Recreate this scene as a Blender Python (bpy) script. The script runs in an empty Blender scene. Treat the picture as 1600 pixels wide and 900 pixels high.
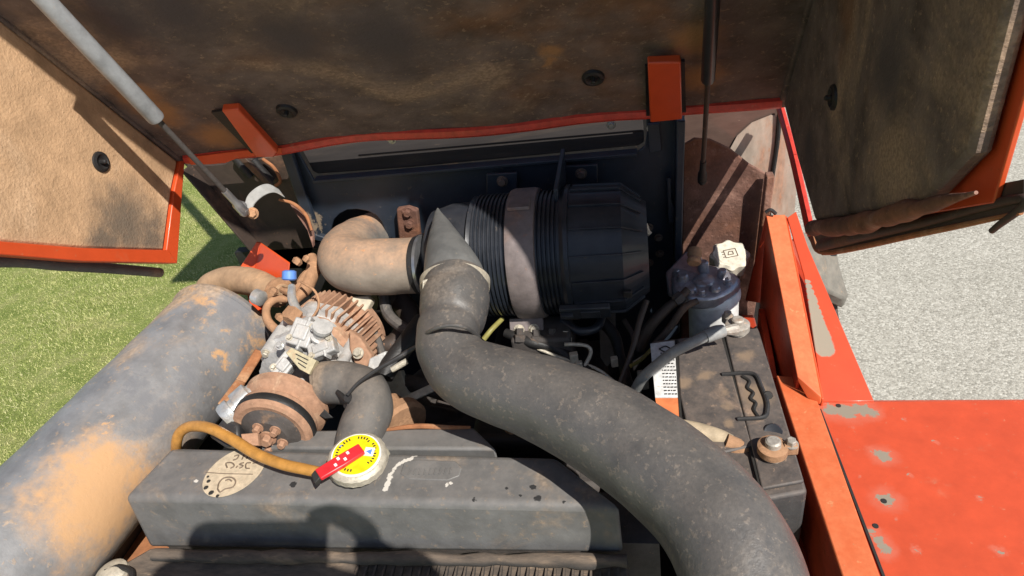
import bpy, math, random
import numpy as np
from mathutils import Vector, Matrix, noise

random.seed(7); np.random.seed(7)
S = bpy.context.scene
COL = S.collection
H = 1.85                     # the lens is this far above the ground
F = 1040.0                   # focal length in photograph pixels (1600 wide)

# ------------------------------------------------------------------ camera
def nrm(v):
    v = np.asarray(v, float); return v / np.linalg.norm(v)
cX = nrm([1, .048, .203])
cY = np.array([.168, .72, -1.]); cY = nrm(cY - cX * (cX @ cY))
cZ = np.cross(cX, cY)
B = np.array([cX, cY, cZ])   # world = B @ camera
cam = bpy.data.cameras.new('camera'); camo = bpy.data.objects.new('camera', cam); COL.objects.link(camo)
cam.sensor_width = 36; cam.lens = 36 * F / 1600; cam.clip_start = .01; cam.clip_end = 3000
M = Matrix([[*B[0], 0], [*B[1], 0], [*B[2], H], [0, 0, 0, 1]])
camo.matrix_world = M
S.camera = camo

# ------------------------------------------------------------------ light
W = bpy.data.worlds.new('World'); S.world = W; W.use_nodes = True
SUN_FROM = -nrm(B @ np.array([(464 - 800) / F, (450 - 864) / F, -1.]))   # direction towards the sun: behind the photographer's right shoulder
el = math.asin(SUN_FROM[2]); az = math.atan2(SUN_FROM[0], SUN_FROM[1])
nt = W.node_tree; bg = nt.nodes['Background']
sk = nt.nodes.new('ShaderNodeTexSky'); sk.sky_type = 'NISHITA'; sk.sun_disc = False
sk.sun_elevation = el; sk.sun_rotation = az; sk.air_density = 1.0; sk.dust_density = .6
nt.links.new(sk.outputs[0], bg.inputs[0]); bg.inputs[1].default_value = .088
sl = bpy.data.lights.new('sun', 'SUN'); so = bpy.data.objects.new('sun', sl); COL.objects.link(so)
sl.energy = 5.0; sl.angle = math.radians(.5); sl.color = (1, .955, .88)
so.rotation_euler = Vector(SUN_FROM).to_track_quat('Z', 'Y').to_euler(); so.location = (3, -3, 6)
S.view_settings.view_transform = 'Standard'; S.view_settings.look = 'None'
S.view_settings.exposure = .2; S.view_settings.gamma = 1; S.view_settings.use_curve_mapping = False

# ------------------------------------------------------------------ placing
def ray(px, py): return B @ np.array([(px - 800) / F, (450 - py) / F, -1.])
def P(px, py, d=None, x=None, y=None, z=None):
    r = ray(px, py)
    if d is not None: return r * d
    i, v = [(i, v) for i, v in enumerate((x, y, z)) if v is not None][0]
    return r * (v / r[i])
def PL(pts, **k): return [P(a, b, **k) for a, b in pts]
def onp(px, py, p0, n):
    r = ray(px, py); return r * (np.dot(p0, n) / np.dot(r, n))
def camp(x, y, z): return B @ np.array([x, y, z])      # a point given relative to the lens

# ------------------------------------------------------------------ shapes: (verts, faces)
def join(*ms):
    V, Fc = [], []
    for v, f in ms:
        o = len(V); V += [tuple(a) for a in v]; Fc += [tuple(i + o for i in q) for q in f]
    return V, Fc
def prism(poly, vec):
    n = len(poly); vec = np.asarray(vec, float)
    V = [np.asarray(p, float) for p in poly] + [np.asarray(p, float) + vec for p in poly]
    Fc = [tuple(range(n)), tuple(range(2 * n - 1, n - 1, -1))] + [(i + n, (i + 1) % n + n, (i + 1) % n, i) for i in range(n)]
    return V, Fc
def box(c, hx, hy, hz, ax=None):
    A = np.eye(3) if ax is None else np.array([nrm(a) for a in ax])
    c = np.asarray(c, float); V = []
    for k in (-1, 1):
        for j in (-1, 1):
            for i in (-1, 1): V.append(c + A[0] * i * hx + A[1] * j * hy + A[2] * k * hz)
    return V, [(0, 2, 3, 1), (4, 5, 7, 6), (0, 1, 5, 4), (2, 6, 7, 3), (0, 4, 6, 2), (1, 3, 7, 5)]
def frame(d):
    d = nrm(d); a = np.array([0, 0, 1.]) if abs(d[2]) < .9 else np.array([1., 0, 0])
    u = nrm(np.cross(a, d)); return u, np.cross(d, u), d
def bar(a, b, w, h, up=(0, 0, 1)):
    a, b = np.asarray(a, float), np.asarray(b, float); d = nrm(b - a)
    s = nrm(np.cross(up, d)); u = np.cross(d, s)
    return box((a + b) / 2, np.linalg.norm(b - a) / 2, w / 2, h / 2, (d, s, u))
def lathe(a, b, prof, n=32, mod=None, caps=True):
    """prof: (t along a->b in metres, radius)"""
    a, b = np.asarray(a, float), np.asarray(b, float); u, v, d = frame(b - a); V, Fc = [], []
    for k, (t, r) in enumerate(prof):
        for i in range(n):
            th = 2 * math.pi * i / n; rr = r if mod is None else mod(r, th, k)
            V.append(a + d * t + (u * math.cos(th) + v * math.sin(th)) * rr)
    m = len(prof)
    for k in range(m - 1):
        for i in range(n):
            j = (i + 1) % n; Fc.append((k * n + i, k * n + j, (k + 1) * n + j, (k + 1) * n + i))
    if caps:
        Fc.append(tuple(range(n - 1, -1, -1))); Fc.append(tuple((m - 1) * n + i for i in range(n)))
    return V, Fc
def crom(pts, seg):
    pts = [np.asarray(p, float) for p in pts]; q = [2 * pts[0] - pts[1]] + pts + [2 * pts[-1] - pts[-2]]; out = []
    for i in range(1, len(q) - 2):
        for s in range(seg):
            t = s / seg; a, b, c, d = q[i - 1:i + 3]
            out.append(.5 * (2 * b + (c - a) * t + (2 * a - 5 * b + 4 * c - d) * t * t + (3 * b - a - 3 * c + d) * t ** 3))
    out.append(q[-2]); return out
def tube(pts, rad, n=20, seg=6, mod=None, rough=0., flat=None):
    """pts 3-D, rad metres (number or list)"""
    if not hasattr(rad, '__len__'): rad = [rad] * len(pts)
    R = crom([np.array([r, 0, 0]) for r in rad], seg); R = [max(r[0], .0003) for r in R]
    C = crom(pts, seg); m = len(C); T = [nrm(C[min(i + 1, m - 1)] - C[max(i - 1, 0)]) for i in range(m)]
    u, v, _ = frame(T[0]); V, Fc = [], []
    for k in range(m):
        u = nrm(u - T[k] * np.dot(u, T[k])); v = np.cross(T[k], u)
        for i in range(n):
            th = 2 * math.pi * i / n; r = R[k]
            if mod: r = mod(r, th, k / (m - 1))
            dr = u * math.cos(th) + v * math.sin(th)
            p = C[k] + dr * r
            if rough: p = p + dr * rough * noise.noise(Vector(p * 30))
            V.append(p)
    for k in range(m - 1):
        for i in range(n):
            j = (i + 1) % n; Fc.append((k * n + i, k * n + j, (k + 1) * n + j, (k + 1) * n + i))
    Fc.append(tuple(range(n - 1, -1, -1))); Fc.append(tuple((m - 1) * n + i for i in range(n)))
    return V, Fc
def ptube(pts, n=20, seg=6, **k):
    """pts (px, py, depth, radius in px)"""
    return tube([P(a, b, d=c) for a, b, c, r in pts], [r * c / F for a, b, c, r in pts], n, seg, **k)
def grid(p00, p10, p01, p11, nu, nv, disp=None, nor=None):
    p00, p10, p01, p11 = map(np.asarray, (p00, p10, p01, p11)); V, Fc = [], []
    for j in range(nv + 1):
        for i in range(nu + 1):
            s, t = i / nu, j / nv
            p = (p00 * (1 - s) + p10 * s) * (1 - t) + (p01 * (1 - s) + p11 * s) * t
            if disp: p = p + np.asarray(nor) * disp(p, s, t)
            V.append(p)
    for j in range(nv):
        for i in range(nu):
            a = j * (nu + 1) + i; Fc.append((a, a + 1, a + nu + 2, a + nu + 1))
    return V, Fc

# ------------------------------------------------------------------ objects
ROOTS = []
def mk(name, m, mat, parent=None, bev=0, ang=35, label=None, kind=None, seg=2):
    me = bpy.data.meshes.new(name)
    me.from_pydata([(float(v[0]), float(v[1]), float(v[2]) + H) for v in m[0]], [], m[1])
    me.validate(); me.update()
    me.polygons.foreach_set('use_smooth', [True] * len(me.polygons)); me.set_sharp_from_angle(angle=math.radians(ang))
    me.materials.append(mat)
    o = bpy.data.objects.new(name, me); COL.objects.link(o); o.parent = parent
    if bev:
        b = o.modifiers.new('bevel', 'BEVEL'); b.width = bev; b.segments = seg; b.limit_method = 'ANGLE'; b.angle_limit = math.radians(40)
    if label: o['label'] = label
    if kind: o['kind'] = kind
    if parent is None: ROOTS.append(o)
    return o
def thing(name, label, cat, group=None):
    o = bpy.data.objects.new(name, None); COL.objects.link(o); o.empty_display_size = .05
    o['label'] = label; o['category'] = cat
    if group: o['group'] = group
    ROOTS.append(o); return o
def tag(o, label, cat, group=None):
    o['label'] = label; o['category'] = cat
    if group: o['group'] = group
    return o
def settle():
    """move every root's origin to the base of what it carries"""
    for o in ROOTS:
        kids = [c for c in o.children_recursive if c.type == 'MESH'] + ([o] if o.type == 'MESH' else [])
        if not kids or o.get('kind') == 'structure': continue
        lo = np.full(3, 1e9); hi = -lo
        for k in kids:
            off = np.array(k.location) if k is not o else 0
            if not len(k.data.vertices): continue
            a = np.empty(len(k.data.vertices) * 3); k.data.vertices.foreach_get('co', a); a = a.reshape(-1, 3) + off
            lo = np.minimum(lo, a.min(0)); hi = np.maximum(hi, a.max(0))
        base = Vector(((lo[0] + hi[0]) / 2, (lo[1] + hi[1]) / 2, lo[2]))
        o.location = base
        if o.type == 'MESH': o.data.transform(Matrix.Translation(-base))
        for c in o.children: c.location = c.location - base

_hex = None
def bolt(p, d, r, h, mat, parent, name='bolt', label=None):
    """hex head on a washer, every one its own object with shared data"""
    global _hex
    if _hex is None:
        a = lathe((0, 0, 0), (0, 0, 1), [(0, 1.45), (.22, 1.45), (.22, 1.4)], 16)
        b = lathe((0, 0, 0), (0, 0, 1), [(.2, 1.0), (1.0, 1.0), (1.15, .85)], 6)
        m = join(a, b); _hex = {}
        me = bpy.data.meshes.new('bolt'); me.from_pydata([tuple(map(float, v)) for v in m[0]], [], m[1]); _hex['me'] = me
    key = mat.name
    if key not in _hex:
        me = _hex['me'].copy(); me.materials.append(mat); _hex[key] = me
    o = bpy.data.objects.new(name, _hex[key]); COL.objects.link(o); o.parent = parent
    p = np.asarray(p, float)
    o.location = (p[0], p[1], p[2] + H); o.rotation_euler = Vector(nrm(d)).to_track_quat('Z', 'Y').to_euler(); o.scale = (r, r, h)
    if parent is None: ROOTS.append(o)
    return o

# ------------------------------------------------------------------ materials
DUST = (.46, .27, .15)
MATS = {}
def grime(name, base, dust=DUST, amt=.35, sc=9., rough=.6, metal=0., bump=.25, up=.0, speck=.25, col2=None, c2amt=.5,
          c2sc=4., spots=(), spotcol=(.4, .36, .3), spotrough=.9, coat=0., stretch=(1, 1, 1), fine=160., wob=.012, drough=.95,
          spots2=(), spotcol2=(.03, .03, .03), spec=.5, soft=.1, mott=.28):
    m = bpy.data.materials.new(name); m.use_nodes = True; t = m.node_tree; N = t.nodes; L = t.links
    bs = N['Principled BSDF']; geo = N.new('ShaderNodeNewGeometry'); pos = geo.outputs['Position']
    mp = N.new('ShaderNodeMapping'); mp.inputs['Scale'].default_value = stretch; L.new(pos, mp.inputs[0]); crd = mp.outputs[0]
    def nz(scale, det=6, ro=.6, dist=0., c=None):
        n = N.new('ShaderNodeTexNoise'); n.inputs['Scale'].default_value = scale; n.inputs['Detail'].default_value = det
        n.inputs['Roughness'].default_value = ro; n.inputs['Distortion'].default_value = dist; L.new(c or crd, n.inputs['Vector']); return n
    def mr(src, a, b, c=0., d=1., smooth=True):
        n = N.new('ShaderNodeMapRange'); n.interpolation_type = 'SMOOTHSTEP' if smooth else 'LINEAR'
        for i, v in enumerate((a, b, c, d)): n.inputs[i + 1].default_value = v
        L.new(src, n.inputs[0]); return n.outputs[0]
    def mix(f, a, b):
        n = N.new('ShaderNodeMix'); n.data_type = 'RGBA'
        if isinstance(f, float): n.inputs[0].default_value = f
        else: L.new(f, n.inputs[0])
        for i, v in ((6, a), (7, b)):
            if isinstance(v, tuple): n.inputs[i].default_value = (*v, 1)
            else: L.new(v, n.inputs[i])
        return n.outputs[2]
    def mth(op, a, b):
        n = N.new('ShaderNodeMath'); n.operation = op; n.use_clamp = op in ('ADD', 'MULTIPLY')
        for i, v in enumerate((a, b)):
            if isinstance(v, (int, float)): n.inputs[i].default_value = v
            else: L.new(v, n.inputs[i])
        return n.outputs[0]
    big = nz(sc, 7, .62, .6); fin = nz(fine, 4, .6); mid = nz(sc * 4.3, 5, .65)
    colr = base
    if col2:
        n2 = nz(c2sc, 5, .6, .3); colr = mix(mr(n2.outputs[0], .62 - .35 * c2amt, .78 - .35 * c2amt), base, col2)
    # fine mottling of whatever lies below
    v = N.new('ShaderNodeHueSaturation'); L.new(mr(mid.outputs[0], .25, .75, 1 - mott, 1 + mott, False), v.inputs['Value'])
    if isinstance(colr, tuple): v.inputs['Color'].default_value = (*colr, 1)
    else: L.new(colr, v.inputs['Color'])
    colr = v.outputs[0]
    dm = mr(big.outputs[0], .72 - .45 * amt, .86 - .38 * amt)
    if up:
        sx = N.new('ShaderNodeSeparateXYZ'); L.new(geo.outputs['Normal'], sx.inputs[0])
        um = mth('MULTIPLY', mr(sx.outputs[2], .1, .95), up)
        um = mth('MULTIPLY', um, mr(mid.outputs[0], .3, .6, .35, 1.))
        dm = mth('ADD', dm, um)
    if speck:
        sp = nz(fine * .55, 3, .7); dm = mth('ADD', dm, mr(sp.outputs[0], .66 - .1 * speck, .74 - .1 * speck, 0., .55))
    rg = mix(dm, (rough, rough, rough), (drough, drough, drough))
    dcol = mix(mr(fin.outputs[0], .3, .7), tuple(c * .72 for c in dust), tuple(min(1, c * 1.2) for c in dust))
    colr = mix(mth('MULTIPLY', dm, .85), colr, dcol)
    def marks(colr, rg, spots, sc_, sr, soft=soft):
        wn = nz(70 if soft < .3 else 34, 7, .72, 0, pos); off = N.new('ShaderNodeVectorMath'); off.operation = 'MULTIPLY_ADD'
        L.new(wn.outputs['Color'], off.inputs[0]); off.inputs[1].default_value = (wob,) * 3; off.inputs[2].default_value = (-wob / 2,) * 3
        ad = N.new('ShaderNodeVectorMath'); L.new(pos, ad.inputs[0]); L.new(off.outputs[0], ad.inputs[1]); cur = None
        for c, r in spots:
            ds = N.new('ShaderNodeVectorMath'); ds.operation = 'DISTANCE'; L.new(ad.outputs[0], ds.inputs[0])
            ds.inputs[1].default_value = (c[0], c[1], c[2] + H); k = mr(ds.outputs['Value'], r * (1 + soft), r * (1 - soft))
            cur = k if cur is None else mth('MAXIMUM', cur, k)
        return mix(cur, colr, sc_), mix(cur, rg, (sr,) * 3)
    if spots: colr, rg = marks(colr, rg, spots, spotcol, spotrough)
    if spots2: colr, rg = marks(colr, rg, spots2, spotcol2, spotrough, min(soft, .12) if soft < .5 else soft)
    L.new(colr, bs.inputs['Base Color']); L.new(rg, bs.inputs['Roughness'])
    bs.inputs['Metallic'].default_value = metal; bs.inputs['Coat Weight'].default_value = coat; bs.inputs['Coat Roughness'].default_value = .15
    bs.inputs['Specular IOR Level'].default_value = spec
    b = N.new('ShaderNodeBump'); b.inputs['Strength'].default_value = bump; b.inputs['Distance'].default_value = .004
    hh = mth('ADD', mth('MULTIPLY', mid.outputs[0], .45), mth('MULTIPLY', fin.outputs[0], .3)); hh = mth('ADD', hh, mth('MULTIPLY', dm, .12))
    L.new(hh, b.inputs['Height']); L.new(b.outputs[0], bs.inputs['Normal'])
    MATS[name] = m; return m
def plain(name, col, rough=.5, metal=0., coat=0.):
    m = bpy.data.materials.new(name); m.use_nodes = True; b = m.node_tree.nodes['Principled BSDF']; N = m.node_tree.nodes
    n = N.new('ShaderNodeTexNoise'); n.inputs['Scale'].default_value = 60; n.inputs['Detail'].default_value = 5
    g = N.new('ShaderNodeNewGeometry'); m.node_tree.links.new(g.outputs['Position'], n.inputs['Vector'])
    r = N.new('ShaderNodeValToRGB'); r.color_ramp.elements[0].position = .3; r.color_ramp.elements[1].position = .7
    r.color_ramp.elements[0].color = (*[c * .75 for c in col], 1); r.color_ramp.elements[1].color = (*[min(1, c * 1.12) for c in col], 1)
    m.node_tree.links.new(n.outputs[0], r.inputs[0]); m.node_tree.links.new(r.outputs[0], b.inputs['Base Color'])
    b.inputs['Roughness'].default_value = rough; b.inputs['Metallic'].default_value = metal; b.inputs['Coat Weight'].default_value = coat
    return m

def BN(px, py): return onp(px, py, np.array([0, .95, -.368]), nrm([0, -.824, -.567]))
def MP(a, b, d): return P(a, b, d=d)
ORANGE = (.66, .085, .022)
m_orange = grime('orange_paint', ORANGE, mott=.08, amt=.12, sc=7, rough=.38, bump=.06, speck=.1, coat=.2, dust=(.5, .2, .09))
m_orange_dusty = grime('dusty_orange_paint', (.68, .125, .035), mott=.09, amt=.3, sc=8, rough=.55, bump=.1, up=.3, dust=(.62, .27, .12))
m_orange_inner = grime('shaded_orange_paint', (.42, .045, .015), amt=.1, sc=9, rough=.4, bump=.08, dust=(.25, .1, .05))  # darker copy of the orange, shade put into the colour
m_red_lip = grime('red_lip_paint', (.58, .055, .035), amt=.1, sc=20, rough=.35, bump=.05, coat=.2)
m_blk = grime('neutral_black_plastic', (.03, .03, .031), dust=(.15, .12, .095), amt=.15, sc=12, rough=.4, bump=.1, up=.1, speck=.3)
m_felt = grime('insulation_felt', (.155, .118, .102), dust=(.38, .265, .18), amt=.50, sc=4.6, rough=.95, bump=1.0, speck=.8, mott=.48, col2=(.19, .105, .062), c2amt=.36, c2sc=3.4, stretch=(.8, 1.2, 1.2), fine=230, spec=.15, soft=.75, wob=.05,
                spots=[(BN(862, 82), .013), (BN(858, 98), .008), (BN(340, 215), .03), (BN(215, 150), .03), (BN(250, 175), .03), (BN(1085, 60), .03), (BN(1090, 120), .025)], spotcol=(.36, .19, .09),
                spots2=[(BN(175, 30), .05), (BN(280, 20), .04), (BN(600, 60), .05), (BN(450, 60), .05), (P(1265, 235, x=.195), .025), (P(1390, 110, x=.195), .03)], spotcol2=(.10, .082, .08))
m_felt_lit = grime('sunlit_insulation_felt', (.58, .37, .215), dust=(.72, .49, .31), amt=.55, sc=6, rough=.95, bump=.9, speck=.4, fine=260, spec=.15,  # paler copy of the felt, sunlight mixed into its colour
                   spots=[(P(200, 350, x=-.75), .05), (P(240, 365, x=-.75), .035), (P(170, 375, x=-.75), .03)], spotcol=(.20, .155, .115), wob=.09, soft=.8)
m_rubber = grime('dusty_black_rubber', (.062, .060, .060), dust=(.21, .175, .145), amt=.36, sc=9, rough=.5, bump=.35, up=.38, speck=.5)
m_rubber2 = grime('black_duct_rubber', (.082, .080, .080), dust=(.20, .165, .135), amt=.34, sc=7, rough=.40, bump=.3, up=.32, speck=.95, drough=.55, fine=240, mott=.16, col2=(.055, .054, .056), c2amt=.3, c2sc=9,
                  spots=[(P(705, 543, d=.80), .011), (P(1125, 775, d=.62), .007), (P(1115, 815, d=.60), .007)], spotcol=(.30, .17, .10), wob=.03)
m_hose_grey = grime('weathered_hose_rubber', (.11, .105, .1), dust=(.28, .21, .15), amt=.4, sc=9, rough=.6, bump=.35, up=.3, speck=.4)
m_black = grime('sky_tinted_black', (.022, .027, .037), dust=(.12, .095, .075), amt=.10, sc=9, rough=.34, bump=.12, up=.14, speck=.2)  # base tinted blue for the sky's sheen
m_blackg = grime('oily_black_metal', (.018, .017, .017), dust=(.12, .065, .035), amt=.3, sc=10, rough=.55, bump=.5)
m_navy = grime('navy_bulkhead_paint', (.021, .030, .046), dust=(.13, .115, .095), amt=.17, sc=4.5, rough=.45, bump=.12, up=.1, speck=.15,
               spots=[(P(478, 345, y=.985), .03), (P(500, 385, y=.985), .03)], spotcol=(.26, .20, .14), wob=.06)
m_cowl = grime('grey_cowl_plastic', (.034, .030, .029), dust=(.11, .08, .058), amt=.45, sc=6, rough=.8, bump=.08, stretch=(.25, 1, 2.5), spec=.12)
m_rustplate = grime('rusty_brown_plate', (.15, .075, .055), mott=.4, dust=(.36, .20, .15), amt=.42, sc=11, rough=.9, bump=1.0, col2=(.20, .085, .045), speck=.6)
m_darkplate = grime('dark_brown_plate', (.055, .038, .030), dust=(.26, .14, .08), amt=.36, sc=7, rough=.6, bump=.3, speck=.2)
m_rustedge = grime('rusty_edge', (.34, .14, .06), amt=.5, sc=16, rough=.9, bump=.6)
m_tan = grime('dusty_rubber_elbow', (.27, .225, .18), dust=(.66, .33, .16), amt=.36, sc=6.5, rough=.75, bump=.3, up=.42, speck=.35, col2=(.17, .16, .15), c2amt=.45, c2sc=7)
m_exh = grime('dusty_exhaust_pipe', (.42, .27, .16), dust=(.56, .34, .19), amt=.5, sc=12, rough=.9, bump=.4, speck=.3)
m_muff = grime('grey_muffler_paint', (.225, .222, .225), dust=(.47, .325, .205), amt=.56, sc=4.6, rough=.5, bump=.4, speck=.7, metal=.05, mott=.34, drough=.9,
               spots=[(MP(*q[:3]), q[3]) for q in [(150, 745, .88, .05), (140, 790, .86, .06), (190, 800, .87, .05), (235, 740, .9, .03), (390, 545, 1.13, .022), (405, 590, 1.1, .016), (310, 480, 1.12, .024), (330, 515, 1.1, .018), (345, 560, 1.07, .014), (150, 660, .89, .012)]],
               spotcol=(.55, .325, .165), wob=.12, soft=.55,
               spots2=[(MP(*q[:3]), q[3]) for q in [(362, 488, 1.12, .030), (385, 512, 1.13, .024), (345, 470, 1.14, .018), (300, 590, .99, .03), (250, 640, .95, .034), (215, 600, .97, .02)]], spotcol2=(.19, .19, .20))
m_tank = grime('grey_radiator_paint', (.165, .162, .158), dust=(.26, .195, .14), amt=.30, sc=6, rough=.48, bump=.16, up=.14, speck=.35)
m_strip = grime('dusty_front_seal', (.05, .045, .042), dust=(.25, .18, .125), amt=.4, sc=14, rough=.85, bump=.8, up=.5, speck=.6, stretch=(.3, 1, 1))
m_alu = grime('cast_aluminium', (.47, .465, .455), dust=(.44, .33, .24), amt=.4, sc=18, rough=.5, metal=.15, bump=.5, up=.1)
m_alub = grime('bright_aluminium', (.62, .62, .60), dust=(.5, .36, .24), amt=.2, sc=20, rough=.35, metal=.6, bump=.3)
m_dustmetal = grime('dust_caked_metal', (.36, .20, .11), dust=(.60, .33, .18), amt=.5, sc=18, rough=.9, bump=.7)
m_stator = grime('dusty_orange_casting', (.38, .215, .135), dust=(.54, .36, .235), amt=.45, sc=22, rough=.9, bump=.5)
m_dull = grime('dull_brown_steel', (.13, .10, .085), amt=.2, sc=25, rough=.7, bump=.4)
m_iron = grime('grimy_iron', (.07, .06, .055), dust=(.25, .15, .09), amt=.36, sc=12, rough=.75, bump=.6)
m_cream = grime('cream_paint', (.52, .47, .36), amt=.25, sc=16, rough=.6, bump=.15)
m_clamp = grime('pale_clamp_steel', (.52, .47, .38), dust=(.55, .42, .28), amt=.35, sc=30, rough=.5, metal=.3, bump=.5)
m_steel = plain('worn_steel', (.45, .45, .46), .3, .8)
m_strap = grime('weathered_strap_steel', (.215, .18, .175), dust=(.34, .21, .16), amt=.34, sc=13, rough=.6, bump=.25, metal=.15, speck=.5)
m_strut = grime('grey_strut_paint', (.33, .34, .35), amt=.12, sc=14, rough=.38, bump=.08)
m_strutb = grime('black_strut_paint', (.035, .035, .038), amt=.1, sc=14, rough=.35, bump=.05)
m_bat = grime('battery_plastic', (.065, .063, .064), dust=(.33, .225, .155), amt=.30, sc=12, rough=.55, bump=.3, up=.26, speck=.4,
              spots=[(P(1068, 600, z=-.628), .012), (P(1100, 590, z=-.628), .010), (P(1135, 640, z=-.628), .008), (P(1138, 665, z=-.628), .007), (P(1130, 615, z=-.628), .007), (P(1165, 560, z=-.628), .012), (P(1180, 620, z=-.628), .02)], spotcol=(.24, .17, .115), wob=.035, soft=.5)
m_lead = grime('lead_terminal', (.42, .38, .33), dust=(.45, .3, .2), amt=.35, sc=30, rough=.55, metal=.3, bump=.6)
m_filterhead = grime('shade_tinted_casting', (.40, .39, .42), dust=(.30, .2, .15), amt=.34, sc=26, rough=.32, metal=.6, bump=.2)  # violet cast of the blue shade is mixed into the grey
m_white = plain('white_paint', (.86, .86, .84), .35)
m_capc = grime('cream_filler_cap', (.68, .63, .52), dust=(.5, .38, .25), amt=.14, sc=24, rough=.5, bump=.1)
m_yellow = plain('yellow_label', (.88, .70, .01), .4)
m_red = plain('red_lever', (.72, .03, .04), .35)
m_ink = plain('black_ink', (.03, .028, .025), .6)
m_inkb = plain('brown_ink', (.19, .14, .1), .7)
m_tanhose = grime('amber_hose', (.46, .22, .05), amt=.1, sc=20, rough=.35, bump=.06, dust=(.5, .32, .15), speck=.1)
m_blue = plain('blue_cap', (.12, .27, .72), .5)
m_labelw = grime('white_label', (.72, .71, .69), amt=.15, sc=25, rough=.5, bump=.05)
m_labelo = plain('orange_label', (.8, .24, .09), .5)
m_greycable = grime('grey_cable', (.27, .275, .27), amt=.1, sc=20, rough=.45, bump=.08)
m_sticker = grime('cream_sticker', (.55, .45, .32), dust=(.45, .3, .18), amt=.25, sc=30, rough=.7, bump=.05)
m_glass = grime('dusty_glass', (.13, .085, .07), dust=(.30, .22, .17), amt=.34, sc=7, rough=.15, bump=.03, drough=.5, stretch=(.5, 1, 1.6))
m_glassp = grime('sunlit_dusty_glass', (.46, .37, .30), dust=(.50, .24, .14), amt=.45, sc=9, rough=.3, bump=.03, drough=.6, stretch=(1.6, 1, .6))  # paler dusty glass, sunlight put into the colour
m_flap = grime('dusty_grey_rubber', (.19, .18, .155), dust=(.36, .25, .16), amt=.4, sc=10, rough=.85, bump=.6, up=.2)
worn = [(1300, 640, .016), (1322, 642, .018), (1345, 640, .016), (1364, 645, .010), (1378, 712, .013), (1368, 708, .009), (1386, 782, .013), (1362, 830, .007), (1372, 844, .009), (1382, 858, .010), (1330, 668, .002), (1412, 655, .0025), (1345, 745, .002), (1420, 742, .003), (1402, 812, .002), (1460, 690, .003), (1312, 690, .0016), (1435, 860, .003), (1530, 780, .003), (1560, 860, .005)]
m_deck = grime('worn_red_orange_paint', (.60, .082, .028), mott=.11, amt=.26, sc=9, rough=.40, bump=.08, coat=.25, speck=.12, dust=(.60, .23, .12),
               spots=[(P(a, b, z=-.67), r * 1.25) for a, b, r in worn], spotcol=(.60, .125, .065), wob=.03, soft=.45, spotrough=.6,
               spots2=[(P(a, b, z=-.67), r * .62) for a, b, r in worn], spotcol2=(.30, .255, .19))
m_skin = plain('skin', (.55, .32, .22), .55)
m_navycloth = plain('navy_cloth', (.03, .045, .09), .9)
m_khaki = plain('khaki_cloth', (.28, .23, .15), .9)

# ------------------------------------------------------------------ ground
def ground_mat(name, kind):
    m = bpy.data.materials.new(name); m.use_nodes = True; N = m.node_tree.nodes; L = m.node_tree.links; b = N['Principled BSDF']
    g = N.new('ShaderNodeNewGeometry'); b.inputs['Roughness'].default_value = .95; b.inputs['Specular IOR Level'].default_value = .1
    def nz(s, d=6): 
        n = N.new('ShaderNodeTexNoise'); n.inputs['Scale'].default_value = s; n.inputs['Detail'].default_value = d; n.inputs['Roughness'].default_value = .65; L.new(g.outputs['Position'], n.inputs['Vector']); return n
    def ramp(src, *st):
        r = N.new('ShaderNodeValToRGB'); e = r.color_ramp.elements
        while len(e) < len(st): e.new(.5)
        for i, (p, c) in enumerate(st): e[i].position = p; e[i].color = (*c, 1)
        L.new(src, r.inputs[0]); return r.outputs[0]
    bu = N.new('ShaderNodeBump')
    if kind == 'lawn':
        c = ramp(nz(7, 8).outputs[0], (.3, (.20, .26, .06)), (.5, (.30, .35, .10)), (.7, (.44, .43, .18)))
        L.new(c, b.inputs['Base Color']); L.new(nz(120, 4).outputs[0], bu.inputs['Height']); bu.inputs['Strength'].default_value = 1; bu.inputs['Distance'].default_value = .02
    else:
        v = N.new('ShaderNodeTexVoronoi'); v.inputs['Scale'].default_value = 150; L.new(g.outputs['Position'], v.inputs['Vector'])
        s = N.new('ShaderNodeSeparateColor'); L.new(v.outputs['Color'], s.inputs[0])
        c = ramp(s.outputs[0], (0, (.30, .28, .235)), (.35, (.41, .385, .325)), (.75, (.50, .47, .40)), (1, (.62, .59, .51)))
        mx = N.new('ShaderNodeMix'); mx.data_type = 'RGBA'; mx.blend_type = 'MULTIPLY'; mx.inputs[0].default_value = .6
        L.new(c, mx.inputs[6]); L.new(ramp(nz(2.2).outputs[0], (.3, (.8, .8, .78)), (.7, (1, 1, 1))), mx.inputs[7]); L.new(mx.outputs[2], b.inputs['Base Color'])
        L.new(v.outputs['Distance'], bu.inputs['Height']); bu.inputs['Strength'].default_value = .5; bu.inputs['Distance'].default_value = .003; bu.invert = True
    L.new(bu.outputs[0], b.inputs['Normal']); return m
G = -H
mk('gravel_yard', ([(-600, -600, G), (600, -600, G), (600, 600, G), (-600, 600, G)], [(0, 1, 2, 3)]), ground_mat('gravel', 'g'), kind='structure')
mk('lawn', ([(-600, -600, G + .004), (-.45, -600, G + .004), (-.45, 600, G + .004), (-600, 600, G + .004)], [(0, 1, 2, 3)]), ground_mat('lawn_soil', 'lawn'), kind='structure')
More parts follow.
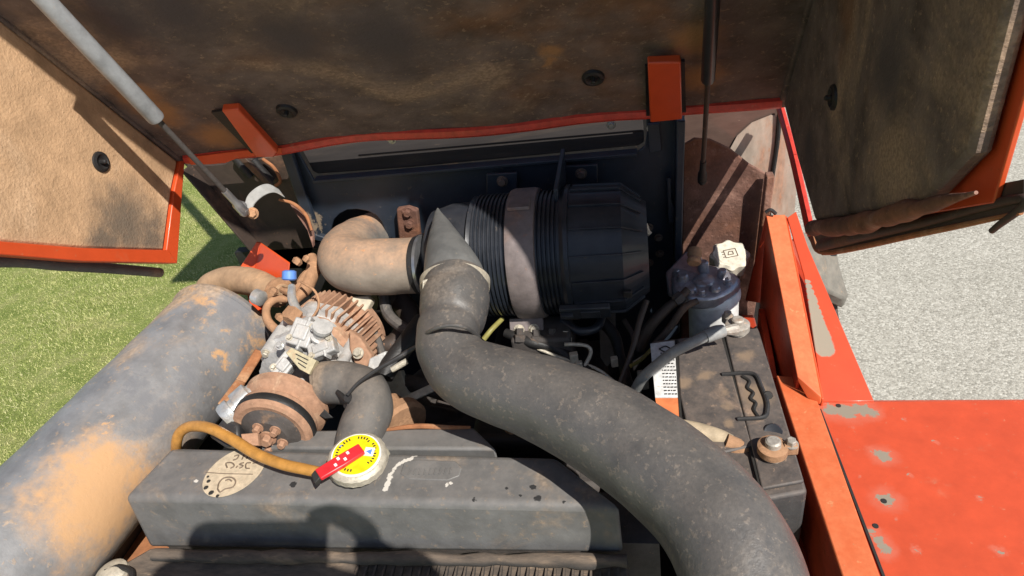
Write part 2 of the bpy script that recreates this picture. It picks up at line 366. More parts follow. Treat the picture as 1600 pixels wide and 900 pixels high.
def grass_blades():
    n = 330000; pts = []
    # the part of the lawn between the tractor and the far grass that the opening shows
    x = np.random.uniform(-6.6, -.9, n * 2); y = np.random.uniform(.2, 6.6, n * 2)
    keep = (y < 1.9 - 1.15 * (x + .6) + .9) & (y > -.7 - .6 * x); x, y = x[keep][:n], y[keep][:n]; n = len(x)
    h = np.random.uniform(.008, .020, n) * (.75 + .5 * np.sin(x * 5.1 + 2 * np.sin(y * 3)) * np.sin(y * 4.3)).clip(.4, 1.4)
    a = np.random.uniform(0, 2 * np.pi, n); w = np.random.uniform(.0012, .0026, n); ln = np.random.uniform(.2, 1.1, n) * h; b = np.random.uniform(0, 2 * np.pi, n)
    V = np.zeros((n, 3, 3)); V[:, 0, 0] = x - np.cos(a) * w; V[:, 0, 1] = y - np.sin(a) * w; V[:, 1, 0] = x + np.cos(a) * w; V[:, 1, 1] = y + np.sin(a) * w
    V[:, 2, 0] = x + np.cos(b) * ln; V[:, 2, 1] = y + np.sin(b) * ln; V[:, 2, 2] = h; V[:, :, 2] += .003
    me = bpy.data.meshes.new('grass_blades'); me.vertices.add(3 * n); me.vertices.foreach_set('co', V.ravel())
    me.loops.add(3 * n); me.loops.foreach_set('vertex_index', np.arange(3 * n, dtype=np.int32)); me.polygons.add(n)
    me.polygons.foreach_set('loop_start', np.arange(0, 3 * n, 3, dtype=np.int32)); me.update()
    m = bpy.data.materials.new('grass_blade'); m.use_nodes = True; N = m.node_tree.nodes; L = m.node_tree.links; bs = N['Principled BSDF']
    g = N.new('ShaderNodeNewGeometry'); r = N.new('ShaderNodeValToRGB'); L.new(g.outputs['Random Per Island'], r.inputs[0]); e = r.color_ramp.elements
    e.new(.5); e[0].color = (.26, .31, .08, 1); e[1].color = (.40, .43, .15, 1); e[2].color = (.58, .55, .29, 1); e[0].position = .1; e[2].position = .95
    nn = N.new('ShaderNodeTexNoise'); nn.inputs['Scale'].default_value = 3.2; nn.inputs['Detail'].default_value = 5; L.new(g.outputs['Position'], nn.inputs['Vector'])
    mx = N.new('ShaderNodeMix'); mx.data_type = 'RGBA'; mr = N.new('ShaderNodeMapRange'); mr.inputs[1].default_value = .45; mr.inputs[2].default_value = .68; mr.inputs[4].default_value = .7
    L.new(nn.outputs[0], mr.inputs[0]); L.new(mr.outputs[0], mx.inputs[0]); L.new(r.outputs[0], mx.inputs[6]); mx.inputs[7].default_value = (.58, .54, .24, 1)
    L.new(mx.outputs[2], bs.inputs['Base Color']); bs.inputs['Roughness'].default_value = .8; bs.inputs['Specular IOR Level'].default_value = .15
    me.materials.append(m); o = bpy.data.objects.new('grass_blades', me); COL.objects.link(o); o.location = (0, 0, 0)
    o['kind'] = 'stuff'; tag(o, 'short sunlit lawn grass, green and straw coloured, left of the machine', 'grass')
grass_blades()

# ------------------------------------------------------------------ bonnet
HZ, HY, XL, XR = -.368, .95, -.755, .195
u = nrm([0, -.567, .824]); nu = nrm([0, -.824, -.567])      # up the raised bonnet / its underside's normal
LEN = .97
def bn(x, s, off=0): return np.array([x, HY, HZ]) + u * s + nu * off
bon = thing('raised_bonnet', 'orange bonnet raised over the engine bay, its underside lined with dark brown stained felt', 'bonnet')
mk('outer_shell', prism([bn(XL - .02, -.0, -.018), bn(XR + .02, -.0, -.018), bn(XR + .02, LEN, -.018), bn(XL - .02, LEN, -.018)], -nu * .004), m_orange, bon, .002)
def fz(p, s, t): return .004 * noise.noise(Vector(p * 9)) + .0016 * noise.noise(Vector(p * 45))
top = grid(bn(XL, .012, 0), bn(XR, .012, 0), bn(XL, LEN - .01, 0), bn(XR, LEN - .01, 0), 120, 110, fz, nu)
ped = prism([bn(XL, .012, -.006), bn(XR, .012, -.006), bn(XR, LEN - .01, -.006), bn(XL, LEN - .01, -.006)], -nu * .010)
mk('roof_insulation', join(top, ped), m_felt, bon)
# rear edge lip: a wavy folded red edge
lp = []
for k, (px, py) in enumerate([(290, 249), (340, 243), (400, 238), (440, 234), (520, 219), (580, 212), (640, 210), (700, 208), (760, 204), (830, 196), (900, 186), (960, 180), (1012, 177), (1068, 171), (1140, 166), (1221, 160)]):
    q = P(px, py, y=HY - .006); q[2] = min(q[2], HZ + .014); lp.append(q)
def lipmod(r, th, t): return r * (1 + .35 * abs(math.sin(th)))
mk('rear_lip', tube(lp, .0062, 10, 5, mod=lipmod), m_red_lip, bon, label='thin red rolled edge along the hinge side')
mk('lip_web', prism([p + np.array([0, .006, .010]) for p in lp] + [p + np.array([0, .006, -.004]) for p in lp[::-1]], (0, .003, 0)), m_red_lip, bon)
fl = PL([(292, 246), (340, 240), (400, 233), (440, 231), (440, 240), (372, 247), (352, 255), (330, 257), (298, 258)], y=HY - .014)
mk('corner_flange', prism(fl, (0, .004, 0)), m_orange, bon, .001)
# side panels
def side(x, sgn, outer, pad, lipr):
    s = mk('side_panel', prism([np.array([x + sgn * .016, p[1], p[2]]) for p in outer], (sgn * .004, 0, 0)), m_orange, bon, .001)
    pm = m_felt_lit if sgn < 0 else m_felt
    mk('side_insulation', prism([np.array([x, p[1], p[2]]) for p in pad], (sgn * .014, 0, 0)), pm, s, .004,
       label='dusty felt pad, toned pale tan as if sunlit' if sgn < 0 else 'dark felt pad in shade')
    return s
fe = bn(0, LEN)                      # where the front end of the bonnet lies
LO = [P(283, 249, x=XL), P(281, 300, x=XL), P(272, 410, x=XL), P(124, 408, x=XL), P(0, 398, x=XL)]
d = LO[4] - LO[3]; LOF = LO[4] + d * ((fe[1] - LO[4][1]) / d[1])
outl = LO + [LOF, np.array([XL, fe[1], fe[2]])]
padl = [P(278, 252, x=XL), P(268, 300, x=XL), P(256, 392, x=XL), P(124, 388, x=XL), P(0, 378, x=XL), LOF + np.array([0, .02, .03]), np.array([XL, fe[1] + .01, fe[2] - .01])]
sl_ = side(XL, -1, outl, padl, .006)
def strip(pts, w, th, x, mat, par, nm, lab=None):
    """a folded lip lying across the panel edge, width along x"""
    ms = [bar(a, b, w, th, up=(1, 0, 0)) for a, b in zip(pts[:-1], pts[1:])]
    return mk(nm, join(*ms), mat, par, .0015, label=lab)
iL = [np.array([XL + .003, p[1], p[2]]) for p in outl]
# flat folded returns round the left panel, seen as the orange border of the pad
ri = [P(286, 250, x=XL), P(282, 300, x=XL), P(274, 411, x=XL), P(257, 391, x=XL), P(269, 299, x=XL), P(279, 252, x=XL)]
mk('edge_return', prism([p + np.array([.004, 0, 0]) for p in ri], (-.022, 0, 0)), m_orange, sl_, .0015, label='bright orange folded border')
LOn = [P(273, 412, x=XL), P(124, 409, x=XL), P(0, 399, x=XL), LOF, LOF + np.array([0, .0, .03]), P(0, 378, x=XL), P(124, 388, x=XL), P(258, 391, x=XL)]
mk('edge_return', prism([p + np.array([.0065, 0, 0]) for p in LOn], (-.024, 0, 0)), m_orange, sl_, .0015, label='bright orange folded border')
mk('seal_bar', tube([P(250, 426, x=XL - .03), P(180, 420, x=XL - .03), P(90, 414, x=XL - .03), P(0, 408, x=XL - .03), LOF + np.array([-.03, 0, -.03])], .008, 12), m_hose_grey, sl_, label='grey tube running under the panel edge')
RO = [P(1221, 161, x=XR), P(1243, 250, x=XR), P(1270, 360, x=XR), P(1360, 346, x=XR), P(1446, 331, x=XR)]
d = RO[4] - RO[3]; ROF = RO[4] + d * ((fe[1] - RO[4][1]) / d[1])
outr = RO + [ROF, np.array([XR, fe[1], fe[2]])]
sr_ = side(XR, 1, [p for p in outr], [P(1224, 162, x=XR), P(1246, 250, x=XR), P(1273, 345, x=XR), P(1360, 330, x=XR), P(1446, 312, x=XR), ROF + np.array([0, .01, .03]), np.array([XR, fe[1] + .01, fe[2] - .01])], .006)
re = [P(1219, 168, x=XR + .012), P(1241, 250, x=XR + .012), P(1266, 362, x=XR + .012)]
mk('edge_return', join(*[bar(a, b, .020, .004, up=(1, 0, 0)) for a, b in zip(re[:-1], re[1:])], tube(re, .006, 10)), m_red_lip, sr_, label='red folded edge beside the cab glass')
rb = [P(1272, 356, x=XR), P(1330, 352, x=XR), P(1400, 334, x=XR), P(1446, 322, x=XR), ROF + np.array([0, -.01, .014])]
mk('foam_edge', tube(rb, [.009, .0095, .008, .0055, .001], 14, 12, rough=.003), m_rustplate, sr_, label='ragged rusty foam edge')
rb2 = [P(1285, 384, x=XR + .02), P(1360, 365, x=XR + .02), P(1446, 347, x=XR + .02), P(1600, 310, x=XR + .02), ROF + np.array([.02, 0, -.02])]
mk('seal_bar', tube(rb2, [.008, .007, .0045, .003, .002], 12), m_darkplate, sr_, label='brown tube under the ragged edge')
mk('edge_return', tube([p + np.array([0, 0, -.006]) for p in [P(1268, 364, x=XR + .02), P(1290, 388, x=XR + .02), P(1446, 354, x=XR + .02), P(1600, 318, x=XR + .02)]], [.004, .0035, .0025, .0015], 8), m_rustedge, sr_, label='thin rusty folded edge')
mk('rim_web', prism([P(1262, 345, x=XR + .02), P(1284, 399, x=XR + .02), P(1446, 364, x=XR + .02), P(1600, 328, x=XR + .02), P(1600, 280, x=XR + .02), P(1446, 310, x=XR + .02), P(1330, 335, x=XR + .02)], (.003, 0, 0)), m_darkplate, sr_)
# black plugs that hold the felt
plug = lambda p, n, par, r=.0125: mk('plug', join(lathe(p + n * -.003, p + n, [(0, r * 1.25), (.0045, r * 1.15), (.006, r * .85), (.0035, r * .6), (.003, r * .25)], 20), lathe(p, p + n, [(0, r * .28), (.007, r * .26), (.0085, r * .12)], 10)), m_blackg, par, label='black rubber plug pressed into the felt')
for px, py in ((448, 172), (927, 120)): plug(onp(px, py, bn(0, 0), nu) + nu * .003, nu, bon)
plug(P(157, 253, x=XL) + np.array([.001, 0, 0]), np.array([1., 0, 0]), sl_, .0125)
plug(P(1303, 152, x=XR) - np.array([.001, 0, 0]), np.array([-1., 0, 0]), sr_, .011)
for x in (XL - .008, XR + .008): mk('corner_bead', bar(bn(x, -.006, -.006), bn(x, LEN, -.006), .022, .024, up=nu), m_felt, bon, .003)
# hinge straps
def strapq(pts, nm, lab):
    q = [onp(a, b, bn(0, 0, .028), nu) for a, b in pts]
    return mk(nm, prism(q, -nu * .012), m_orange, bon, .002, label=lab)
strapq([(346, 173), (372, 171), (434, 238), (428, 246), (400, 246)], 'hinge_arm', 'slanted orange hinge arm near the left corner')
h2 = strapq([(1012, 99), (1064, 97), (1066, 187), (1016, 192)], 'hinge_arm', 'upright orange hinge arm at the right')
mk('arm_slot', prism([onp(a, b, bn(0, 0, .008), nu) for a, b in [(330, 176), (352, 173), (412, 240), (395, 242)]], -nu * .004), m_blackg, bon)
mk('arm_slot', prism([onp(a, b, bn(0, 0, .008), nu) for a, b in [(1008, 104), (1070, 96), (1072, 180), (1010, 184)]], -nu * .004), m_blackg, bon)

# ------------------------------------------------------------------ gas struts
def strut(lab, foot, mid, topp, rc, rr, mc):
    t = thing('gas_strut', lab, 'gas strut', 'gas struts that hold the bonnet up')
    foot, mid, topp = map(np.asarray, (foot, mid, topp)); d = nrm(topp - foot)
    mk('cylinder', lathe(mid, topp, [(0, rc * .55), (.002, rc * .9), (.005, rc), (np.linalg.norm(topp - mid), rc)], 24), mc, t)
    mk('rod', tube([foot + d * .025, mid + d * .01], rr, 12), m_iron if mc is m_strut else m_darkplate, t)
    e = mk('end_fitting', lathe(foot, foot + d, [(0, rr * 1.2), (.004, rr * 2.0), (.018, rr * 2.0), (.022, rr * 1.4), (.05, rr * 1.35)], 16), m_steel if mc is m_strut else m_blackg, t)
    mk('ball_joint', lathe(foot - np.array([0, 0, .008]), foot + np.array([.0, -.001, 1]), [(0, rr), (.004, rr * 1.9), (.010, rr * 2.1), (.014, rr * 1.4)], 14), m_steel if mc is m_strut else m_blackg, e)
    q = topp - nu * (np.dot(topp - bn(0, 0), nu)); w = nrm(q - topp)
    br = mk('top_bracket', join(bar(topp - w * .01, q, .024, .005, up=u), bar(q - u * .03, q + u * .03, .04, .006, up=nu)), m_iron, t, .0015)
    return t
def seen(a, b, py):
    lo, hi = 0., 1.
    for _ in range(40):
        t = (lo + hi) / 2; c = B.T @ (a + (b - a) * t)
        if 450 - F * c[1] / -c[2] > py: lo = t
        else: hi = t
    return a + (b - a) * t
f0 = P(381, 330, d=1.04); m0e = P(35, -37, d=.71); m0 = seen(f0, m0e, 188)
strut('grey gas strut with thin dark rod, crossing the upper left corner', f0, m0, m0e, .0112, .0040, m_strut)
f1 = P(1097, 281, d=1.03); t1_ = P(1117, -60, d=.675); m1 = seen(f1, t1_, 128)
strut('black gas strut hanging in front of the rusty plate at upper right', f1, m1, t1_, .0085, .0034, m_strutb)

# ------------------------------------------------------------------ bulkhead and cab front
bh = thing('bulkhead', 'dark navy steel bulkhead with slot and rounded cut-out behind the air cleaner', 'bulkhead')
out = [(448, 236), (462, 232), (490, 281), (600, 270), (800, 254), (960, 241), (996, 237), (1008, 228), (1011, 205), (1009, 182), (1070, 176), (1067, 300), (1062, 520), (900, 620), (612, 620), (612, 372), (605, 377), (602, 362), (596, 346), (587, 336), (575, 330), (558, 327), (543, 328), (531, 334), (522, 343), (518, 356), (517, 374), (497, 376), (487, 366), (470, 300)]
mk('plate', prism(PL(out, y=.985), (0, .005, 0)), m_navy, bh, .0015)
# folded top edge under the slot
mk('folded_edge', bar(P(492, 281, y=.982), P(996, 238, y=.982), .02, .006), m_navy, bh, .0015)
mk('gusset', join(bar(P(448, 236, y=.972), P(495, 372, y=.972), .02, .010, up=(0, 1, 0)), bar(P(486, 366, y=.97), P(519, 376, y=.97), .012, .012, up=(0, 1, 0))), m_navy, bh, .002)
mk('side_flange', bar(P(1063, 182, y=.965), P(1056, 500, y=.965), .012, .036, up=(0, 1, 0)), m_navy, bh, .002)
mk('bracket', prism(PL([(1012, 192), (1030, 190), (1034, 232), (1014, 236)], y=.978), (0, -.008, 0)), m_navy, bh, .001)
mk('bracket', prism(PL([(1042, 275), (1048, 275), (1049, 310), (1054, 322), (1053, 345), (1044, 345)], y=.97), (0, -.008, 0)), m_navy, bh, .001)
for a, b, w, h in ((785, 283, 24, 26), (908, 271, 26, 27)):
    t = mk('mounting_tab', prism(PL([(a - w, b - h * .5), (a + w, b - h * .6), (a + w, b + h * .8), (a - w, b + h * .9)], y=.97), (0, -.006, 0)), m_navy, bh, .0015)
    bolt(P(a, b, y=.963), (0, -1, 0), .0065, .007, m_dull, t)
mk('rusty_bracket', prism(PL([(622, 322), (640, 319), (655, 324), (660, 372), (626, 374)], y=.978), (0, -.012, 0)), m_rustplate, bh, .003)
for a, b in ((637, 332), (640, 350)): bolt(P(a, b, y=.966), (0, -1, 0), .007, .006, m_rustplate, bh)
for a, b in ((1014, 355), (1029, 371), (1031, 396), (1015, 410), (1018, 200), (612, 218), (955, 195)): bolt(P(a, b, y=.976), (0, -1, 0), .005, .005, m_dull if b > 300 else m_steel, bh)
cab = thing('tractor_cab', 'shaded cab front behind the bulkhead with grey cowl strip and dusty glass', 'cab')
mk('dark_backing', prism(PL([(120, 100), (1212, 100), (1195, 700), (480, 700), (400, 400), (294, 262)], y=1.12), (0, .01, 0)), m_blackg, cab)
cw = PL([(459, 232), (1004, 182), (1007, 222), (998, 228), (640, 262), (497, 272), (489, 268)], y=1.0)
for i, p in enumerate(cw):
    if i in (0, 1): p[1] += .02
mk('cowl_strip', prism(cw, (0, .006, .004)), m_cowl, cab, .003)
mk('cowl_ridge', bar(P(560, 243, y=.998), P(1003, 204, y=.998), .003, .003), m_cowl, cab, .001)
gl = mk('cab_glass', prism(PL([(1069, 168), (1226, 150), (1222, 250), (1200, 335), (1160, 300), (1069, 230)], y=1.05), (0, .004, 0)), m_glass, cab)
arc = [(1205, 180), (1175, 192), (1152, 212), (1140, 234), (1155, 250), (1178, 262), (1195, 272), (1203, 278), (1210, 230), (1214, 182)]
mk('sun_patch', prism(PL(arc, y=1.045), (0, .002, 0)), m_glassp, cab, label='pale sunlit patch painted on the glass')  # thin sheet coloured as the sunlit part of the glass
mk('pillar_glass', prism(PL([(1218, 176), (1232, 200), (1244, 300), (1240, 352), (1206, 332), (1200, 328)], y=1.047), (0, .004, 0)), m_glassp, cab)  # pane carries the same painted-in sunlight
mk('pillar_seal', tube(PL([(1218, 170), (1216, 215), (1208, 270), (1198, 333)], y=1.041), .0032, 8), m_blackg, cab)
rp = [(1068, 226), (1085, 216), (1110, 218), (1140, 232), (1170, 256), (1198, 272), (1203, 280), (1190, 420), (1168, 560), (1064, 560)]
rw = tag(mk('rusty_side_plate', prism(PL(rp, y=1.01), (0, .006, 0)), m_rustplate, None, .002), 'rough rust-brown plate between navy bulkhead and orange channel', 'metal plate')
rwf = tag(mk('rusty_corner_post', bar(P(1203, 272, y=.99), P(1185, 420, y=.99), .012, .02, up=(0, 1, 0)), m_rustplate, None, .002), 'narrow rust-brown upright at the right edge of the rusty plate', 'post')
cy = cab
mk('shadow_slab', box((-.33, 1.38, .93), .62, .27, .02), m_orange, cy, .01)  # added unseen slab, sized so its shadow falls on the lawn
for x in (-.85, .22): mk('shadow_post', bar((x, 1.42, -.9), (x, 1.42, .92), .05, .05, up=(0, 1, 0)), m_blackg, cy, .006)  # added unseen posts that carry the shadow-casting slab
mr_ = thing('shadow_pole', 'added unseen mirror pole carried on an arm from the cab', 'blocker')  # added unseen pole that casts the bar shadow on the lawn
mk('arm', tube([(-.85, 1.6, -.62), (-1.2, 2.0, -.62), (-1.62, 2.32, -.66)], .016, 10), m_blackg, mr_)
mk('pole', tube([(-1.62, 2.32, -.70), (-1.64, 2.33, 0), (-1.65, 2.34, .95)], .035, 12), m_blackg, mr_)
# chassis closing sheets below and beside the engine
fr = thing('tractor_chassis', 'dark grimy chassis tray and side frames closing the bottom of the engine bay', 'chassis')
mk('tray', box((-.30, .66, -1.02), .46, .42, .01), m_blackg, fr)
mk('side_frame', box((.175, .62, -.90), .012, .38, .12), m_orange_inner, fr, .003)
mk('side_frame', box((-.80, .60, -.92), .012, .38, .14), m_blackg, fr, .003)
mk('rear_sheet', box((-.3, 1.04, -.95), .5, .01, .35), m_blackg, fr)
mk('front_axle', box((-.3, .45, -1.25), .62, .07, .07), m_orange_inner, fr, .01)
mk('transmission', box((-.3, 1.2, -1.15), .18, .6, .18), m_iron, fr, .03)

# ------------------------------------------------------------------ left inner plates
lw = thing('cowl_side_plate', 'dark brown cowl side plate bordering the lawn, with two slanted slots', 'metal plate')
mk('plate', prism(PL([(291, 258), (330, 258), (352, 256), (366, 243), (398, 250), (444, 240), (470, 300), (490, 372), (486, 420), (446, 420), (402, 384)], y=1.03), (0, .006, 0)), m_darkplate, lw, .0015)
mk('lower_sheet', prism(PL([(402, 380), (446, 400), (500, 370), (530, 520), (420, 560), (380, 430)], y=1.08), (0, .006, 0)), m_blackg, lw)
mk('edge_fold', join(bar(P(291, 262, y=1.015), P(402, 392, y=1.015), .03, .005, up=(1, 0, 0))), m_darkplate, lw, .0015)
for a, b, c, e in (((368, 247), (392, 276), 6, 0), ((395, 250), (424, 284), 7, 0)):
    mk('slot', tube([P(*a, y=1.022), P(*b, y=1.022)], .008, 12), m_blackg, lw)
mk('slot_rim', tube([P(410, 248, y=1.018), P(428, 262, y=1.018), P(438, 282, y=1.018), P(430, 291, y=1.018)], .003, 8), m_rustedge, lw)
mk('flat_bar', bar(P(376, 244, y=1.0), P(424, 290, y=1.0), .012, .006, up=(0, 1, 0)), m_darkplate, lw, .001)
sh = thing('fan_duct', 'round dark brown duct housing with rusty rim beside the bulkhead', 'housing')
c0 = P(450, 362, d=1.24); ax = nrm([.35, -.8, .3])
mk('drum', lathe(c0 - ax * .10, c0, [(-.05, .055), (.0, .062), (.004, .058), (.002, .03)], 40), m_darkplate, sh)
mk('rim', tube([P(436, 312, d=1.12), P(458, 318, d=1.12), P(478, 336, d=1.12), P(487, 360, d=1.12)], [.002, .003, .003, .002], 10), m_rustedge, sh)
mk('rim_plate', prism(PL([(452, 318), (478, 338), (488, 366), (489, 388), (480, 360), (462, 334)], d=1.14), (0, .01, 0)), m_rustplate, sh, .001)  # rust-brown crescent behind the rim
gb = thing('strut_bracket', 'pale grey curved steel bracket that carries the left gas strut foot', 'bracket')
q = [P(386, 331, d=1.07), P(392, 312, d=1.075), P(408, 298, d=1.08), P(424, 294, d=1.09), P(440, 302, d=1.10)]
qs = crom(q, 5); wv = nrm(np.cross(qs[-1] - qs[0], B[:, 2])) * .009
rV = [p for a in qs for p in (a - wv, a + wv, a + wv - B[:, 2] * .004, a - wv - B[:, 2] * .004)]
rF = [(4 * i + j, 4 * i + (j + 1) % 4, 4 * i + 4 + (j + 1) % 4, 4 * i + 4 + j) for i in range(len(qs) - 1) for j in range(4)] + [(3, 2, 1, 0), tuple(len(rV) - 4 + j for j in range(4))]
mk('strap', (rV, rF), grime('weathered_zinc', (.30, .30, .29), amt=.35, sc=14, rough=.6, bump=.3), gb, .001)
bolt(P(395, 333, d=1.055), (.3, -.9, .3), .0065, .006, m_dustmetal, gb)
bolt(P(377, 323, d=1.045), (.3, -.9, .3), .0065, .006, m_steel, gb)
ob = thing('folded_orange_bracket', 'small bright orange folded sheet bracket between lawn and engine', 'bracket')
mk('left_wing', prism(PL([(400, 379), (407, 380), (397, 424), (372, 422)], d=1.22), (0, .004, 0)), m_orange, ob, .001)
mk('right_wing', prism([P(406, 380, d=1.22), P(452, 412, d=1.15), P(450, 440, d=1.15), P(396, 428, d=1.22)], (0, .004, 0)), m_orange, ob, .001)
mk('foot', prism(PL([(384, 455), (402, 448), (424, 520), (404, 520)], d=1.19), (0, .004, 0)), m_orange, ob, .001)

# ------------------------------------------------------------------ muffler
mf = thing('muffler', 'big grey cylindrical muffler streaked with tan dust, lying along the lawn side', 'muffler')
A = P(352, 508, d=1.13); Bp = P(128, 742, d=.79)
ctrA = P(352, 512, d=1.19); ctrB = P(150, 735, d=.955); ctrB = ctrA + (ctrB - ctrA) * 2.3
rm = .0955
D = np.linalg.norm(ctrB - ctrA)
def mufmod(r, th, k): return r * (1 + .004 * math.sin(3 * th + k))
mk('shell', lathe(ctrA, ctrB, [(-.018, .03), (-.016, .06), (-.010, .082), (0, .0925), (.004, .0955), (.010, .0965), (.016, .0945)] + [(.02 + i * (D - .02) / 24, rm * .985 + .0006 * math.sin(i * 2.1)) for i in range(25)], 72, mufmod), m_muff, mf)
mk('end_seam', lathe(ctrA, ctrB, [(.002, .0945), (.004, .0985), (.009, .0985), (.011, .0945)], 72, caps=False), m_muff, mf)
sd = nrm(np.array([.93, -.0, .1]))
side_pts = [P(406, 548, d=1.10), P(376, 596, d=1.05), P(348, 634, d=1.0)]
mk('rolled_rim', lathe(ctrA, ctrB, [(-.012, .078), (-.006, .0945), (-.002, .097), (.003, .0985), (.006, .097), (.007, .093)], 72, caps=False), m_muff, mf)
mk('rusty_seam', join(*[bar(a, b, .016, .004, up=(.6, 0, 1)) for a, b in zip(side_pts[:-1], side_pts[1:])]), m_rustedge, mf, .002, label='rusty orange welded seam along the shell')
mk('pipe_stub', lathe(ctrA, ctrA + (ctrA - ctrB), [(0, .03), (.05, .028)], 24), m_exh, mf)
ep = tag(mk('exhaust_elbow', ptube([(318, 470, 1.26, 20), (332, 448, 1.24, 22), (360, 438, 1.22, 22), (395, 441, 1.18, 22), (425, 452, 1.14, 19), (444, 460, 1.12, 15)], 28, rough=.001), m_exh), 'dusty tan exhaust elbow leaving the far end of the muffler', 'pipe')
mk('collar', lathe(P(432, 455, d=1.13), P(448, 462, d=1.115), [(0, .024), (.004, .026), (.010, .026), (.012, .022)], 20), m_dustmetal, ep)

tag(mk('muffler_support_plate', prism([P(a, b, z=-.80) for a, b in [(60, 790), (250, 640), (330, 720), (250, 905), (60, 1000)]], (0, 0, -.006)), m_rustedge, None, .002), 'rust-orange dusty support plate in the corner under the muffler', 'metal plate')
# ------------------------------------------------------------------ radiator
tz = -.62
rad = thing('radiator', 'long grey radiator tank across the front of the bay, paint chipped and stained', 'radiator')
def tp(a, b, z=tz): return P(a, b, z=z)
yF = .462
# cross section follows the front edge: top face, sloped rear rise, front face down to the seal
TL, TF, TFR, TRm, TR2 = tp(268, 697), tp(191, 777), tp(973, 792), tp(868, 712), tp(762, 700)
Bl, Br = P(232, 858, y=yF - .008), P(980, 868, y=yF - .008)
Lb = np.array([TL[0], TL[1] + .01, tz - .13]); Rb = np.array([TRm[0], TRm[1], tz - .13])
R2 = tp(762, 699)
R3 = P(720, 668, y=R2[1] + .012); R3 = tp(735, 672, tz - .004)
Lr = tp(395, 676, tz - .004); L2 = tp(372, 697)
def smear(pts, n):
    out = []
    for i in range(n):
        t = i / (n - 1) * (len(pts) - 1); k = min(int(t), len(pts) - 2); f = t - k; a, b, r = [pts[k][j] * (1 - f) + pts[k + 1][j] * f for j in range(3)]
        out.append((tp(a, b), r * random.uniform(.75, 1.2)))
    return out
body = [TL + [0, 0, 0], TF, TFR, TRm]
low = [TL + [0, 0, -.07], np.array([Bl[0], Bl[1], Bl[2]]), np.array([Br[0], Br[1], Br[2]]), TRm + [0, 0, -.07]]
mk('top_tank', (body + low, [(0, 1, 2, 3), (7, 6, 5, 4), (0, 4, 5, 1), (1, 5, 6, 2), (2, 6, 7, 3), (3, 7, 4, 0)]),
   grime('radiator_paint', (.150, .148, .146), dust=(.29, .22, .16), amt=.34, sc=7, rough=.46, bump=.2, up=.14, speck=.65, drough=.7,
         spots=smear([(602, 764, .004), (607, 752, .0045), (612, 738, .003), (622, 726, .003), (634, 719, .0035), (650, 712, .003)], 15) + smear([(706, 709, .003), (722, 700, .004)], 4) + smear([(468, 702, .0018), (500, 701, .003), (516, 702, .002)], 7) + smear([(742, 803, .003), (752, 799, .004)], 3) + [(tp(a, b), r) for a, b, r in [ 
                (820, 806, .0028), (698, 758, .0025), (705, 755, .0025), (512, 795, .0028), (546, 796, .003), (306, 752, .003), (880, 812, .003)]],
         spotcol=(.62, .58, .52), wob=.014, spots2=[(tp(a, b), r) for a, b, r in [(833, 761, .0042), (840, 779, .0046), (790, 764, .0018), (812, 774, .0018), (883, 782, .002), (742, 781, .002), (650, 791, .0024), (680, 801, .0022), (892, 814, .004), (458, 757, .0045), (886, 825, .002), (940, 812, .002), (963, 815, .0024), (798, 802, .002)]],
         spotcol2=(.025, .024, .024)), rad, .009, seg=4)
back = [tp(380, 697, tz + .002), tp(400, 674, tz + .002), tp(735, 672, tz + .002), tp(762, 699, tz + .002)]
back = [P(372, 699, z=tz - .001), P(400, 673, z=tz - .004), P(740, 667, z=tz - .004), P(775, 701, z=tz - .001)]
mk('rear_header', prism(back, (0, 0, -.06)), m_tank, rad, .004)
mk('rear_header_lip', tube([P(600, 672, z=tz - .002), P(650, 666, z=tz), P(700, 668, z=tz - .002), P(735, 668, z=tz - .002)], [.002, .0035, .003, .002], 8, 6), m_rustedge, rad, label='rusty orange lip along the rear edge')
mk('raised_boss', prism([tp(a, b, tz - .001) for a, b in [(632, 724), (650, 720), (712, 722), (722, 732), (718, 745), (700, 752), (640, 750), (626, 742)]], (0, 0, .0022)), m_tank, rad, .001, label='shallow embossed pad with worn lettering')
mk('side_tank', box((-.33, .50, -.86), .33, .035, .17), m_iron, rad)
for i in range(0): pass
mk('front_flange', prism([P(150, 905, z=-.715), P(235, 856, z=-.70), P(980, 868, z=-.70), P(985, 935, z=-.715), P(120, 960, z=-.715)], (0, 0, -.01)), m_strip, rad, .003, label='dusty rubbed ledge in front of the tank')
mk('front_seal', tube([P(x, 868 + (x - 240) * .013, z=-.693) for x in range(240, 981, 74)], .0075, 12, 4, rough=.004), m_strip, rad, label='ribbed rubber seal along the foot of the tank')
for i, x in enumerate(range(560, 975, 14)):
    p = P(x, 887 + (x - 560) * .01, z=-.705); mk('seal_rib', box(p, .0012, .012, .003), m_strip, rad)
mk('lower_trim', prism([P(100, 925, z=-.75), P(240, 893, z=-.75), P(985, 902, z=-.75), P(985, 1100, z=-.76), P(100, 1100, z=-.76)], (0, 0, -.01)), m_darkplate, rad, .003)
mk('tank_badge', tube([P(165, 893, z=-.70), P(185, 886, z=-.70), P(204, 892, z=-.70), P(206, 905, z=-.70)], .004, 8), m_blackg, rad)
mk('tank_knob', lathe(P(178, 900, z=-.71), P(178, 900, z=-.71) + np.array([0, 0, 1]), [(0, .022), (.008, .020), (.013, .012), (.014, .003)], 24), m_clamp, rad)
